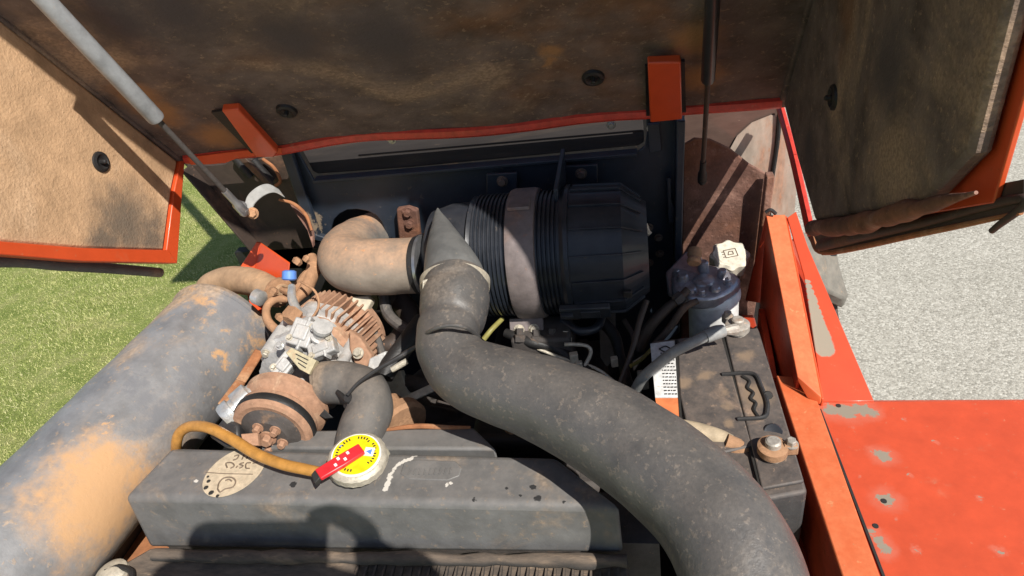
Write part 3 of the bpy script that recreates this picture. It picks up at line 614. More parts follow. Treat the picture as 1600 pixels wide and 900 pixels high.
# cream oval with handwriting
def oval(cx, cy, rx, ry, rot, n=40):
    return [(cx + rx * math.cos(t) * math.cos(rot) - ry * math.sin(t) * math.sin(rot), cy + rx * math.cos(t) * math.sin(rot) + ry * math.sin(t) * math.cos(rot)) for t in [2 * math.pi * i / n for i in range(n)]]
st = tag(mk('oval_sticker', prism([tp(a, b, tz + .0006) for a, b in oval(366, 738, 56, 29, -.58)], (0, 0, .0006)), m_sticker), 'worn cream oval patch with handwriting on the left of the radiator tank', 'sticker')
zi = tz + .0016
def ink(pts, r=.0009, par=st, z=zi, mat=m_inkb, nm='handwriting'): return mk(nm, tube([tp(a, b, z) for a, b in pts], r, 6, 3), mat, par)
ink([(322, 738), (350, 740), (395, 741)], .0006)
for s in ([(366, 713), (373, 711), (370, 717), (364, 719)], [(378, 718), (381, 711)], [(385, 717), (388, 711)], [(391, 716), (391, 711), (396, 711)],
          [(355, 731), (353, 724), (362, 723), (366, 728), (360, 732)], [(369, 731), (371, 728)], [(381, 723), (374, 725), (380, 728), (374, 732)], [(392, 723), (385, 724), (384, 731), (390, 732)], [(395, 724), (402, 723)],
          [(340, 764), (342, 755), (350, 747), (362, 746), (368, 752), (364, 761), (352, 764), (344, 769), (340, 764)], [(352, 751), (358, 749), (362, 752)]): ink(s, .0010)
for a, b, r in ((326, 752, .003), (322, 762, .0035), (330, 770, .004), (340, 775, .0025), (325, 745, .002)): mk('dark_fleck', lathe(tp(a, b, tz + .001), tp(a, b, tz + .001) + np.array([0, 0, 1]), [(0, r), (.0009, r * .8)], 7), m_ink, st)
# worn embossed lettering pad strokes
for i, x in enumerate(range(640, 712, 8)):
    mk('embossed_mark', box(tp(x, 737 - (x - 640) * .02, tz + .0015), .0007, .005, .0008), m_tank, rad)

# filler neck and cap
cc = tp(551, 722, tz + .030)
cn = thing('pressure_cap', 'round radiator cap with yellow warning label and red lever', 'cap')
mk('neck', lathe(tp(562, 727, tz - .005), tp(562, 727, tz - .005) + np.array([0, 0, 1]), [(0, .040), (.006, .038), (.010, .030), (.016, .029), (.018, .033), (.022, .033)], 36), m_cream, cn)
cb = tp(562, 726, tz + .012)
capn = nrm([.12, -.10, 1])
cb = cb + np.array([0, 0, .004])
mk('cap_body', lathe(cb, cb + capn, [(0, .0335), (.002, .036), (.011, .036), (.014, .034), (.0155, .031)], 48, lambda r, th, k: r * (1 + (.02 if k in (1, 2) and int(th * 24 / math.pi) % 2 else 0))), m_clamp, cn)
lb = mk('label_disc', lathe(cb + capn * .0155, cb + capn, [(0, .0305), (.0014, .0300)], 48), m_white, cn, label='white rim of the label')
mk('yellow_ring', lathe(cb + capn * .0165, cb + capn, [(0, .0285), (.0014, .0282)], 48), m_yellow, cn, label='yellow warning face')
e1 = nrm(np.cross(capn, [0, 1, 0])); e2 = np.cross(capn, e1)
c1 = cb + capn * .0184
def capxy(px, py): return onp(px, py, c1, capn)
l0, l1 = capxy(498, 745), capxy(566, 703)
dl = nrm(l1 - l0); sl2 = np.cross(capn, dl)
mk('lever', prism([l0 - sl2 * .008, l0 + sl2 * .008, l0 * .55 + l1 * .45 + sl2 * .0085, l1 + sl2 * .0075, l1 - sl2 * .0085, l0 * .5 + l1 * .5 - sl2 * .0095], capn * .006), m_red, cn, .0015)
mk('lever_tip', prism([l0 - sl2 * .008 - dl * .008 - capn * .004, l0 + sl2 * .006 - dl * .006 - capn * .004, l0 + sl2 * .006, l0 - sl2 * .008], capn * .008), m_ink, cn, .001)
wt = capxy(577, 706)
mk('blue_mark', prism([wt + e1 * .006 + e2 * .006, wt - e1 * .006 + e2 * .006, wt - e1 * .006 - e2 * .006, wt + e1 * .006 - e2 * .006], capn * .0006), m_white, cn)
mk('arrow_mark', prism([wt + capn * .0006 + e1 * .004, wt + capn * .0006 - e1 * .003 + e2 * .004, wt + capn * .0006 - e1 * .003 - e2 * .004], capn * .0005), m_blue, cn)
def text(s, size, org, xd, yd, mat, par, nm='lettering', ext=.0002, align='CENTER', sub=False):
    cu = bpy.data.curves.new('t', 'FONT'); cu.body = s; cu.size = size; cu.extrude = ext; cu.align_x = align; cu.align_y = 'CENTER'
    o = bpy.data.objects.new('t', cu); COL.objects.link(o); bpy.context.view_layer.update()
    me = bpy.data.meshes.new_from_object(o.evaluated_get(bpy.context.evaluated_depsgraph_get())); bpy.data.objects.remove(o)
    me.name = nm; xd = nrm(xd); yd = nrm(yd); zd = np.cross(xd, yd)
    me.transform(Matrix([[xd[0], yd[0], zd[0], org[0]], [xd[1], yd[1], zd[1], org[1]], [xd[2], yd[2], zd[2], org[2] + H], [0, 0, 0, 1]]))
    me.materials.clear(); me.materials.append(mat); q = bpy.data.objects.new(nm, me); COL.objects.link(q); q.parent = par; return q
for i in range(34):
    if i in (9, 15, 16, 27): continue
    th = math.radians(150 + i * 9.2); dr = e1 * math.cos(th) + e2 * math.sin(th)
    mk('rim_print', box(c1 + dr * (.0235 if i % 5 else .022), .0008, .0016, .0003, (np.cross(capn, dr), dr, capn)), m_ink, cn)
for i in range(4): mk('lever_print', box(l0 * (.62 - .11 * i) + l1 * (.38 + .11 * i) + sl2 * (.003 if i % 2 else -.003) + capn * .0064, .0016, .002, .0003, (dl, sl2, capn)), m_white, cn)
text('A', .006, c1 + e1 * .022 - e2 * .009 + capn * .0003, e1, e2, m_blue, cn)
# amber overflow hose
tag(mk('overflow_hose', ptube([(285, 735, .97, 8), (277, 712, .94, 8), (276, 690, .91, 8), (283, 674, .90, 8.2), (300, 666, .89, 8.5), (328, 669, .87, 8.6), (362, 686, .85, 8.8), (400, 709, .83, 8.8), (440, 725, .81, 8.8), (475, 733, .80, 8.8), (500, 738, .795, 8.5)], 18, 8), m_tanhose),
    'amber rubber overflow hose looping over the tank to the radiator cap', 'hose')

# ------------------------------------------------------------------ radiator hose (black elbow)
rh = thing('radiator_hose', 'weathered black rubber elbow hose rising out of the radiator tank', 'hose')
mk('elbow', ptube([(492, 600, .93, 26), (503, 598, .93, 33), (525, 598, .925, 34), (550, 601, .92, 34), (572, 612, .905, 35), (578, 640, .89, 36), (568, 664, .88, 36), (560, 690, .88, 37), (556, 712, .885, 37)], 32, 8, rough=.001), m_hose_grey, rh)
mk('tie', tube([P(528, 612, d=.895), P(538, 622, d=.885), P(548, 630, d=.88), P(540, 635, d=.885)], .004, 8), m_blackg, rh)
mk('dark_scuff', lathe(P(545, 622, d=.877), P(545, 622, d=.877) + nrm([0, -.5, .8]), [(0, .008), (.003, .006)], 9), m_blackg, rh)
cl = thing('thin_black_cable', 'thin black sheathed cable strung from the elbow hose to the big duct', 'cable')
mk('sheath', ptube([(543, 617, .87, 2.6), (560, 598, .87, 2.8), (590, 577, .87, 3.4), (620, 560, .87, 4), (640, 548, .87, 4), (662, 536, .85, 2.6), (690, 528, .80, 2.2), (716, 512, .79, 2)], 10, 6), m_blk, cl)
mk('sleeve', ptube([(612, 578, .87, 4.5), (622, 572, .87, 5), (636, 564, .87, 5)], 10), m_clamp, cl)
tag(mk('pale_link_rod', bar(P(603, 640, d=.95), P(680, 604, d=.97), .012, .005, up=(0, -.6, .8)), m_clamp, None, .001), 'flat pale steel link rod under the big black duct', 'rod')
tag(mk('flat_drive_blade', prism([P(400, 586, d=.93), P(470, 606, d=.92), P(520, 652, d=.91), P(508, 654, d=.91), P(452, 627, d=.92), P(396, 600, d=.93)], (0, .002, -.004)), m_blackg, None, .0008), 'pointed dark strip lying across the compressor pulley', 'strip')

# ------------------------------------------------------------------ compressor
cp = thing('air_compressor', 'silver cast compressor with yellow data plate between muffler and black elbow', 'compressor')
yd = np.array([0, 1., 0])
C0 = P(478, 590, d=1.0); C1 = C0 + yd * .17
a0 = C0 + np.array([0, 0.02, 0])
def lob(r, th, k):
    q = math.tanh(5 * math.sin(4 * th + .4)) * .035 + math.tanh(7 * math.sin(9 * th)) * .018
    return r * (1 + q + .012 * noise.noise(Vector((th * 3, k * .7, 0))))
mk('housing', lathe(a0, C1, [(-.03, .05), (-.026, .066), (-.004, .068), (-.001, .073), (.008, .073), (.011, .062), (.030, .063), (.033, .067), (.038, .067), (.041, .062), (.050, .064), (.053, .075), (.066, .075), (.070, .064), (.09, .062), (.095, .056), (.118, .035)], 120, lob), m_alu, cp, ang=28)
for th, l in ((20, .06), (75, .06), (130, .06), (-30, .06), (185, .06), (240, .06)):
    t = math.radians(th); o = a0 + np.array([math.cos(t) * .068, -.022, math.sin(t) * .068])
    b = mk('lug', lathe(o, o + yd, [(0, .009), (.055, .009), (.057, .006)], 14), m_alu, cp); bolt(o, -yd, .005, .006, m_clamp, b)
for px, py, dd, w, l, h, ro in ((474, 522, .955, .017, .020, .010, .2), (505, 545, .945, .020, .012, .009, -.35), (446, 572, .95, .012, .018, .010, .5)):
    n_ = nrm([.1 + ro * .3, -.55, .8]); u_ = nrm(np.cross([ro, 1, .2], n_)); v_ = np.cross(n_, u_); c_ = P(px, py, d=dd)
    b_ = mk('cast_boss', join(box(c_, w, l, h, (u_, v_, n_)), box(c_ + n_ * h, w * .62, l * .55, .003, (u_, v_, n_)), box(c_ + u_ * w * .2, .0025, l * 1.3, h * 1.1, (u_, v_, n_))), m_alu, cp, .003, seg=3)
    for q_ in (-1, 1): bolt(c_ + u_ * w * .75 * q_ + v_ * l * .6 * q_ + n_ * h, n_, .0036, .004, m_clamp, b_)
for px, py in ((438, 540), (492, 512), (523, 575), (470, 598)): bolt(P(px, py, d=.935), (.1, -.6, .8), .0045, .005, m_alub, cp)
mk('suction_port', lathe(P(500, 528, d=.95), P(505, 508, d=.93), [(0, .014), (.006, .015), (.008, .011), (.02, .011), (.021, .014), (.027, .014)], 16), m_alu, cp)
lpn = nrm([.1, -.62, .78]); pq = [(446, 551), (455, 543), (494, 563), (483, 585), (468, 577)]
pc = P(468, 560, d=.912)
pl = mk('data_plate', prism([onp(a, b, pc, lpn) for a, b in pq], -lpn * .012), grime('yellow_plate', (.46, .40, .26), amt=.35, sc=30, rough=.6), cp, .0008, label='cream-yellow data plate')
for k_ in range(3):
    mk('print_line', bar(onp(462 + k_ * 2, 553 + 7 * k_, pc, lpn) + lpn * .0004, onp(482 - k_ * 2, 563 + 6 * k_, pc, lpn) + lpn * .0004, .0014, .0006, up=lpn), m_ink, pl)
# pulley, its face tilted to the camera
pu = thing('compressor_pulley', 'rust-dusted belt pulley with dark hub and orange bolts in front of the compressor', 'pulley')
pc0 = P(430, 664, d=.90)
mk('rim', lathe(pc0, pc0 + yd, [(-.012, .040), (-.014, .048), (-.012, .053), (-.006, .055), (.0, .048), (.006, .055), (.012, .055), (.018, .048), (.028, .059), (.040, .060), (.044, .04)], 56), m_stator, pu)
mk('hub', lathe(pc0, pc0 + yd, [(-.022, .012), (-.021, .026), (-.018, .029), (-.016, .038), (-.013, .041), (.0, .041)], 48), m_iron, pu)
for th in (40, 112, 184, 256, 328):
    t = math.radians(th); bolt(pc0 + np.array([math.cos(t) * .020, -.021, math.sin(t) * .020]), -yd, .0052, .008, m_stator, pu)
bolt(pc0 + np.array([0, -.022, 0]), -yd, .008, .010, m_stator, pu)
belt = tag(mk('drive_belt', join(lathe(pc0, pc0 + yd, [(-.006, .0552), (-.004, .0565), (.004, .0565), (.006, .0552)], 56, caps=False), bar(pc0 + [.036, 0, -.035], pc0 + [.09, 0, -.30], .012, .006, up=(1, 0, 0)), bar(pc0 + [-.036, 0, -.035], pc0 + [.0, 0, -.32], .012, .006, up=(1, 0, 0))), m_blackg), 'black drive belt round the dusty pulley', 'belt')
# orange finned casting behind it (alternator)
al = thing('alternator', 'finned alternator caked with orange dust behind the silver compressor', 'alternator')
ac_ = P(515, 540, d=1.06)
adir = nrm([.25, .9, -.1])
mk('frame', lathe(ac_, ac_ + adir, [(-.03, .03), (-.028, .060), (-.02, .066), (0, .060), (.035, .060), (.045, .07), (.06, .066), (.065, .03)], 48), m_stator, al)
ua, va, _ = frame(adir)
for i in range(44):
    t = 2 * math.pi * i / 44; dr = ua * math.cos(t) + va * math.sin(t); p = ac_ + adir * .018 + dr * .067
    mk('fin', box(p, .0014, .026, .010, (np.cross(dr, adir), adir, dr)), m_stator, al, 0)
mk('mounting_ear', prism([P(545, 515, d=1.0), P(562, 528, d=.99), P(580, 556, d=.98), P(572, 576, d=.98), P(556, 574, d=.98), P(545, 545, d=.99)], (0, .014, -.01)), m_stator, al, .003)
bolt(P(560, 552, d=.975), (0, -.6, .8), .006, .006, m_clamp, al)
# pipe fittings over the compressor
ft = thing('hose_fittings', 'cluster of dust-caked hose fittings with a blue cap above the compressor', 'pipe fitting')
mk('branch', ptube([(487, 402, 1.12, 9), (490, 420, 1.10, 12), (480, 445, 1.08, 11), (462, 468, 1.06, 9), (458, 480, 1.05, 9)], 14, rough=.004), m_dustmetal, ft)
mk('curved_pipe', ptube([(448, 467, 1.08, 6), (430, 468, 1.07, 6.5), (417, 480, 1.06, 6.5), (418, 500, 1.05, 6.5), (432, 516, 1.04, 7), (446, 522, 1.03, 7)], 12, rough=.001), m_dustmetal, ft)
mk('silver_pipe', ptube([(456, 448, 1.06, 6), (456, 465, 1.04, 7), (462, 480, 1.03, 7), (468, 490, 1.02, 7)], 14), m_alub, ft)
mk('elbow_block', ptube([(440, 452, 1.08, 6), (455, 455, 1.07, 10), (470, 442, 1.08, 9), (482, 428, 1.09, 8)], 10, rough=.006), m_dustmetal, ft)
mk('crimp', lathe(P(398, 462, d=1.10), P(416, 470, d=1.09), [(0, .011), (.002, .013), (.016, .013), (.018, .009)], 12), m_alub, ft)
mk('nut', lathe(P(462, 486, d=1.02), P(452, 500, d=1.01), [(0, .014), (.015, .015), (.02, .011)], 6), m_dustmetal, ft)
mk('blue_cap', lathe(P(452, 438, d=1.05), P(452, 424, d=1.05), [(0, .009), (.002, .0115), (.014, .011), (.016, .007)], 12), m_blue, ft, label='small blue plastic cap')
for a, b, r in ((462, 412, 7), (476, 408, 5), (436, 500, 8), (442, 518, 8), (425, 458, 7), (480, 500, 8)): mk('fitting', lathe(P(a, b, d=1.06), P(a + 6, b - 8, d=1.06), [(0, r * .001), (.006, r * .0012), (.010, r * .0007)], 6), m_dustmetal, ft)
sf = thing('compressor_fitting', 'silver threaded fitting with black boot between muffler and pulley', 'pipe fitting')
mk('barrel', lathe(P(352, 655, d=.90), P(386, 625, d=.91), [(0, .018), (.004, .020), (.016, .020), (.017, .016), (.022, .016), (.023, .021), (.045, .021), (.047, .015), (.055, .015)], 20, lambda r, th, k: r * (1 + .03 * math.cos(6 * th))), m_alub, sf)
mk('rubber_boot', prism([P(325, 682, d=.89), P(350, 650, d=.89), P(372, 662, d=.88), P(374, 692, d=.87), P(352, 700, d=.87)], (0, .02, -.03)), m_blk, sf, .004)
mk('foot_plate', prism([P(376, 678, d=.865), P(402, 676, d=.865), P(404, 696, d=.86), P(380, 696, d=.86)], (0, .004, -.006)), m_stator, sf, .001)

# ------------------------------------------------------------------ tan intake elbow
te = thing('intake_elbow', 'fat dusty tan rubber elbow bending from the bulkhead cut-out to the air cleaner', 'pipe')
mk('elbow', ptube([(658, 414, 1.03, 44), (630, 416, 1.035, 43.5), (595, 417, 1.04, 44), (560, 416, 1.05, 44), (540, 408, 1.07, 42), (540, 392, 1.11, 39), (560, 378, 1.17, 37), (585, 368, 1.24, 36)], 40, 8, rough=.0016), m_tan, te)
mk('end_band', lathe(P(652, 414.5, d=1.03), P(668, 413.5, d=1.026), [(0, .0440), (.001, .0452), (.010, .0452), (.011, .044)], 40), m_blackg, te)
mk('hose_clamp', lathe(P(659, 414, d=1.026), P(668, 413.5, d=1.024), [(0, .0452), (.0005, .0463), (.005, .0463), (.0055, .045)], 40), m_steel, te)

# ------------------------------------------------------------------ air cleaner
ac = thing('air_cleaner', 'large black cylindrical air cleaner with ribbed body and steel strap', 'air filter')
q0 = P(762, 400, y=.855); q0 = np.array([q0[0], q0[1], q0[2]]); xd = nrm([1, 0, .0])
def ax_at(px):      # point on the axis seen at this pixel column
    lo, hi = -.5, .6
    for _ in range(40):
        mid = (lo + hi) / 2; c = B.T @ (q0 + xd * mid)
        if 800 + F * c[0] / -c[2] < px: lo = mid
        else: hi = mid
    return mid
R0 = .0945
xa = [ax_at(v) for v in (668, 757, 797, 860, 892, 984, 1008)]
def rb_(t0, t1, n, r, dp):
    out = []
    for i in range(n):
        s = t0 + (t1 - t0) * i / n; w = (t1 - t0) / n
        out += [(s, r - dp), (s + w * .25, r - dp), (s + w * .4, r), (s + w * .85, r)]
    return out
mk('inlet_neck', lathe(q0, q0 + xd, [(xa[0] - .012, .040), (xa[0] + .004, .044), (xa[0] + .02, .076), (xa[0] + .05, R0 - .010), (xa[1] - .004, R0 - .009)], 56), m_black, ac)
mk('body', lathe(q0, q0 + xd, [(xa[1] - .006, R0 - .02), (xa[1] - .005, R0 - .001)] + rb_(xa[1], xa[2] + .014, 9, R0, .0032) + [(xa[2] + .014, R0 - .003), (xa[3] - .012, R0 - .003)] + rb_(xa[3] - .012, xa[4] - .006, 6, R0, .0032) + [(xa[4], R0)], 72), m_black, ac)
stp = mk('steel_strap', lathe(q0, q0 + xd, [(xa[2] + .011, R0), (xa[2] + .012, R0 + .004), (xa[2] + .017, R0 + .0055), (xa[3] - .017, R0 + .0055), (xa[3] - .010, R0 + .004), (xa[3] - .009, R0)], 72, caps=False), m_strap, ac, label='wide weathered steel strap')
for px in (826, 848): pass
p1 = q0 + xd * (xa[2] + .022) + nrm([0, -.62, -.75]) * (R0 + .006)
mk('strap_foot', box(p1 + np.array([0, -.006, -.010]), .026, .004, .014, (xd, (0, 1, -.6), (0, .6, 1))), m_strap, stp, .0015)
for dx in (-.011, .012): bolt(p1 + np.array([dx, -.012, -.010]), (0, -.8, .4), .0058, .005, m_clamp, stp)
mk('strap_top', box(q0 + xd * (xa[2] + .032) + nrm([0, -.25, 1]) * (R0 + .006), .016, .012, .003), m_strap, stp, .0015)
nf = 16
def facet(r, th, k):
    w = 2 * math.pi / nf; ph = (th + .08) % w - w / 2; return r * (.45 + .55 * math.cos(w / 2) / math.cos(ph)) - .0016 * (1 if k > 3 and k < 6 and abs(abs(ph) - w / 2) < .06 else 0)
cv = mk('cover', lathe(q0, q0 + xd, [(xa[4] - .006, R0 + .001), (xa[4], R0 + .006), (xa[4] + .006, R0 + .006), (xa[4] + .0065, R0 + .0025), (xa[5] - .008, R0 + .0005), (xa[6] - .003, R0 - .022), (xa[6] + .004, R0 - .028), (xa[6] + .004, .02)], nf * 6, facet), m_black, ac, label='faceted removable end cover')
Lc = xa[5] - .010 - (xa[4] + .008)
for i in range(nf):
    th = 2 * math.pi * i / nf - .08; fu, fv, fd = frame(xd); dr = fu * math.cos(th) + fv * math.sin(th)
    pm = q0 + xd * (xa[4] + .008 + Lc / 2) + dr * (R0 + .0012)
    e0 = q0 + xd * (xa[4] + .008) + dr * (R0 + .003); e1_ = q0 + xd * (xa[5] - .010) + dr * (R0 + .001); e2_ = q0 + xd * (xa[6] - .004) + dr * (R0 - .0205)
    mk('cover_rib', join(bar(e0, e1_, .0024, .004, up=dr), bar(e1_, e2_, .0024, .004, up=dr)), m_black, cv, .0005)
def onbody(th, x, r): return q0 + xd * x + np.array([0, -math.cos(th), math.sin(th)]) * r
th = math.radians(-24); nl = np.array([0, -math.cos(th), math.sin(th)]); tl = np.cross(xd, nl)
lt = mk('latch', box(onbody(th, xa[4] + .022, R0 + .010), .036, .014, .005, (xd, tl, nl)), m_black, cv, .002, label='rectangular clip latch on the cover')
mk('latch_hook', join(box(onbody(th, xa[4] - .004, R0 + .017), .009, .004, .003, (xd, tl, nl)), box(onbody(th, xa[4] + .03, R0 + .016), .014, .009, .0014, (xd, tl, nl))), m_black, lt, .001)
th2 = math.radians(-50); n2 = np.array([0, -math.cos(th2), math.sin(th2)])
mk('latch_tongue', box(onbody(th2, xa[4] - .002, R0 + .006), .010, .018, .003, (xd, np.cross(xd, n2), n2)), m_darkplate, cv, .001)
th3 = math.radians(-8); n3 = np.array([0, -math.cos(th3), math.sin(th3)])
mk('end_clip', box(onbody(th3, xa[5] - .004, R0 + .004), .006, .006, .003, (xd, np.cross(xd, n3), n3)), m_blackg, cv, .001)
mk('mounting_arm', join(box(q0 + xd * (xa[4] - .010) + np.array([0, .06, R0 - .006]), .003, .07, .022)), m_navy, ac, .001)
mk('service_indicator', tube([P(1008, 350, d=.98), P(1012, 362, d=.98), P(1016, 366, d=.98)], .004, 8), m_clamp, ac)

# ------------------------------------------------------------------ big duct
dk = thing('intake_duct', 'long fat black rubber intake duct curving from the air cleaner to the front right', 'duct')
cone = [(684, 326, .955, 1.5), (685, 336, .945, 7), (689, 352, .93, 15), (694, 375, .91, 26), (701, 402, .89, 38), (708, 428, .875, 47), (711, 445, .87, 50)]
mk('tapered_inlet', ptube(cone, 40, 6), grime('grey_inlet_plastic', (.125, .128, .128), dust=(.25, .21, .17), amt=.25, sc=9, rough=.45, bump=.15, up=.1, drough=.7), dk, label='grey pointed inlet cone')
def duct_mod(r, th, t):
    return r * (1 - .05 * math.exp(-((t - .17) / .012) ** 2) - .03 * math.exp(-((t - .055) / .01) ** 2) + .022 * math.exp(-((math.atan2(math.sin(th - 1.2), math.cos(th - 1.2))) / .05) ** 2) + .022 * math.exp(-((math.atan2(math.sin(th + 1.94), math.cos(th + 1.94))) / .05) ** 2) + .01 * math.sin(t * 21) * math.sin(th))
mk('rubber_duct', ptube([(711, 440, .865, 52), (711, 462, .85, 54), (708, 490, .835, 53), (700, 520, .815, 49), (703, 548, .80, 51), (728, 580, .785, 56), (780, 602, .765, 61), (845, 622, .745, 67), (910, 651, .72, 73), (975, 690, .695, 78), (1040, 738, .665, 83), (1098, 792, .635, 88), (1142, 855, .605, 94), (1168, 930, .58, 97), (1180, 1010, .56, 98), (1185, 1100, .54, 98)], 56, 10, mod=duct_mod, rough=.0012), m_rubber2, dk)
mk('joint_lip', ptube([(658, 528, .80, 3.2), (676, 515, .765, 3.2), (703, 508, .755, 3.2), (728, 512, .76, 3.2), (748, 526, .80, 3.2)], 10), m_rubber2, dk)
ccl = mk('hose_clamp', lathe(P(711, 450, d=.862), P(711, 438, d=.868), [(-.002, .0425), (-.001, .0452), (.010, .0458), (.011, .043)], 56, caps=False), m_clamp, dk, label='pale steel worm clamp')
c_ = P(711, 446, d=.868)
mk('clamp_screw', join(box(P(676, 441, d=.835), .013, .006, .006, (cam_r := B[:, 0] + .3 * B[:, 1], B[:, 2], B[:, 1])), lathe(P(664, 447, d=.832), P(676, 441, d=.832), [(0, .005), (.004, .006), (.008, .0055), (.009, .004)], 8)), m_clamp, ccl, .0015)

# ------------------------------------------------------------------ battery
zb = -.63
bt = thing('battery', 'black lead-acid battery with moulded handle, dusty top and white label', 'battery')
bq = [P(1018, 532, z=zb), P(1186, 514, z=zb), P(1262, 768, z=zb), P(1085, 800, z=zb)]
cen = sum(bq) / 4
lo_ = [p + np.array([0, 0, -.17]) for p in bq]
mk('case', (bq + lo_, [(0, 3, 2, 1), (4, 5, 6, 7), (0, 1, 5, 4), (1, 2, 6, 5), (2, 3, 7, 6), (3, 0, 4, 7)]), m_bat, bt, .004, seg=3)
def bp(a, b, dz=0.): return P(a, b, z=zb + dz)
mk('left_lid', prism([bp(1058, 532, .002), bp(1126, 524, .002), bp(1175, 700, .002), bp(1085, 720, .002), bp(1062, 620, .002)], (0, 0, .004)), m_bat, bt, .002)
mk('right_lid', prism([bp(1131, 522, .002), bp(1184, 516, .002), bp(1256, 756, .002), bp(1190, 768, .002)], (0, 0, .005)), m_bat, bt, .002)
lbp = mk('label_sheet', prism([bp(1016, 538, .003), bp(1054, 533, .003), bp(1060, 622, .003), bp(1024, 622, .003)], (0, 0, .0012)), m_labelw, bt, label='white label covered in small print')
mk('label_foot', prism([bp(1024, 623, .003), bp(1060, 623, .003), bp(1064, 660, .003), bp(1030, 660, .003)], (0, 0, .0012)), m_labelo, lbp, label='orange strip at the label foot')
l0_, l1_ = bp(1030, 575, .0046), bp(1052, 574, .0046); xl = nrm(l1_ - l0_); yl = nrm(np.cross([0, 0, 1], xl))
rl = random.Random(3)
for i in range(13):
    px = 1032.
    while px < 1052:
        w_ = rl.uniform(1.2, 4.5)
        mk('small_print', bar(bp(px + i * .5, 552 + i * 5.3, .0046), bp(px + w_ + i * .5, 552 + i * 5.3 - .3, .0046), .0018, .0005, up=(0, 0, 1)), m_ink, lbp); px += w_ + 1.6
for s in ([(1030, 545), (1040, 541), (1048, 546), (1040, 550), (1030, 545)],): mk('label_mark', tube([bp(a, b, .005) for a, b in s], .001, 6), m_ink, lbp)
hd = mk('handle', join(tube([bp(1128, 585, .007), bp(1168, 583, .009), bp(1182, 588, .009), (bp(1190, 605, .009)), bp(1198, 625, .009), bp(1199, 640, .009), bp(1192, 652, .009), bp(1152, 655, .007)],   .0028, 8, 5)), m_blk, bt, label='moulded folding handle')
mk('grip', tube([bp(1160, 588, .008), bp(1171, 596, .008), bp(1168, 606, .008), bp(1177, 614, .008), bp(1173, 623, .008), bp(1181, 630, .008), bp(1178, 640, .008), bp(1184, 650, .008)], .0022, 8, 5), m_ink, hd)
mk('handle_knob', lathe(bp(1200, 618, .008), bp(1200, 618, .014), [(0, .006), (.004, .005)], 10), m_ink, hd)
mk('groove', bar(bp(1128, 524, .003), bp(1190, 768, .003), .004, .004), m_ink, bt)
mk('groove', bar(bp(1056, 532, .003), bp(1064, 660, .003), .003, .004), m_ink, bt)
mk('vent_plug', lathe(bp(1208, 676, .005), bp(1208, 676, .02), [(0, .011), (.003, .010), (.002, .004)], 18), m_black, bt)
# rear positive terminal
def terminal(px, py, nm, lab, mcl, flip):
    t = thing('battery_terminal', lab, 'battery terminal', 'clamps on the battery posts'); p = bp(px, py, .005)
    mk('post', lathe(p, p + np.array([0, 0, 1.]), [(0, .014), (.010, .0095), (.024, .0085), (.0255, .0065)], 22), m_lead, t)
    mk('clamp_ring', lathe(p, p + np.array([0, 0, 1.]), [(.006, .0125), (.007, .0165), (.016, .0165), (.018, .0125)], 24), mcl, t)
    mk('clamp_jaws', join(box(p + np.array([.020 * flip[0], .020 * flip[1], .011]), .009, .006, .007, ((flip[0], flip[1], 0), (-flip[1], flip[0], 0), (0, 0, 1)))), mcl, t, .002)
    bolt(p + np.array([.022 * flip[0], .022 * flip[1], .016]), (0, 0, 1), .0055, .007, m_lead, t)
    return t
terminal(1152, 520, '', 'pale corroded clamp on the rear battery post with a bolt', m_lead, (-.5, .8))
terminal(1206, 712, '', 'dark clamp on the front battery post, beside the orange beam', m_dustmetal, (.9, .1))
gc = thing('grey_battery_cable', 'thick grey battery cable arching over the label to the rear post', 'cable')
mk('cable', ptube([(992, 612, .93, 8.5), (1003, 592, .90, 8.5), (1022, 574, .885, 8.5), (1050, 552, .875, 8.5), (1080, 536, .87, 8.5), (1106, 524, .87, 9)], 16, 8), m_greycable, gc)
mk('crimp_sleeve', ptube([(1102, 526, .87, 11), (1118, 520, .872, 11.5), (1130, 517, .875, 10)], 14, 4), m_greycable, gc)
mk('cable_lug', ptube([(1128, 518, .876, 6), (1138, 516, .878, 8), (1150, 514, .882, 9)], 10), m_lead, gc)
oc = thing('ochre_battery_cable', 'dusty ochre cable lug with cracked sleeve reaching the front battery post', 'cable')
mk('cable', ptube([(1060, 668, .80, 14), (1090, 676, .80, 16), (1120, 684, .795, 15), (1142, 692, .79, 13)], 18), grime('ochre_sleeve', (.42, .33, .22), amt=.3, sc=20, rough=.7, bump=.3), oc)
mk('cracked_sleeve', ptube([(1134, 690, .785, 14), (1148, 696, .783, 15), (1160, 700, .782, 14), (1170, 700, .782, 12)], 14, rough=.003), m_dustmetal, oc)
mk('cable_lug', ptube([(1168, 698, .78, 9), (1182, 700, .78, 9), (1196, 706, .78, 7)], 10), m_clamp, oc)

# ------------------------------------------------------------------ fuel filter, filler cap
ff = thing('fuel_filter', 'fuel filter with grey cast head toned violet for shade and white canister', 'fuel filter')
hc = P(1097, 442, d=1.0)
cdn = nrm([.02, .0, -1])
mk('canister', lathe(hc + np.array([.016, -.002, -.01]), hc + np.array([.016, -.002, -.01]) + cdn, [(0, .036), (.006, .040), (.012, .040), (.014, .037), (.095, .037), (.102, .032)], 36), m_white, ff, label='white spin-on canister')
mk('head', prism([hc + np.array([math.cos(t) * .050 * (1 + .1 * math.cos(3 * t)), math.sin(t) * .046, .005]) for t in [2 * math.pi * i / 20 for i in range(20)]], (0, 0, -.022)), m_filterhead, ff, .005)
mk('mount_plate', prism([P(1040, 425, d=1.03), P(1072, 392, d=1.04), P(1096, 398, d=1.03), P(1102, 440, d=1.0), P(1072, 470, d=1.0), P(1044, 460, d=1.02)], (0, .008, -.01)), m_filterhead, ff, .003)
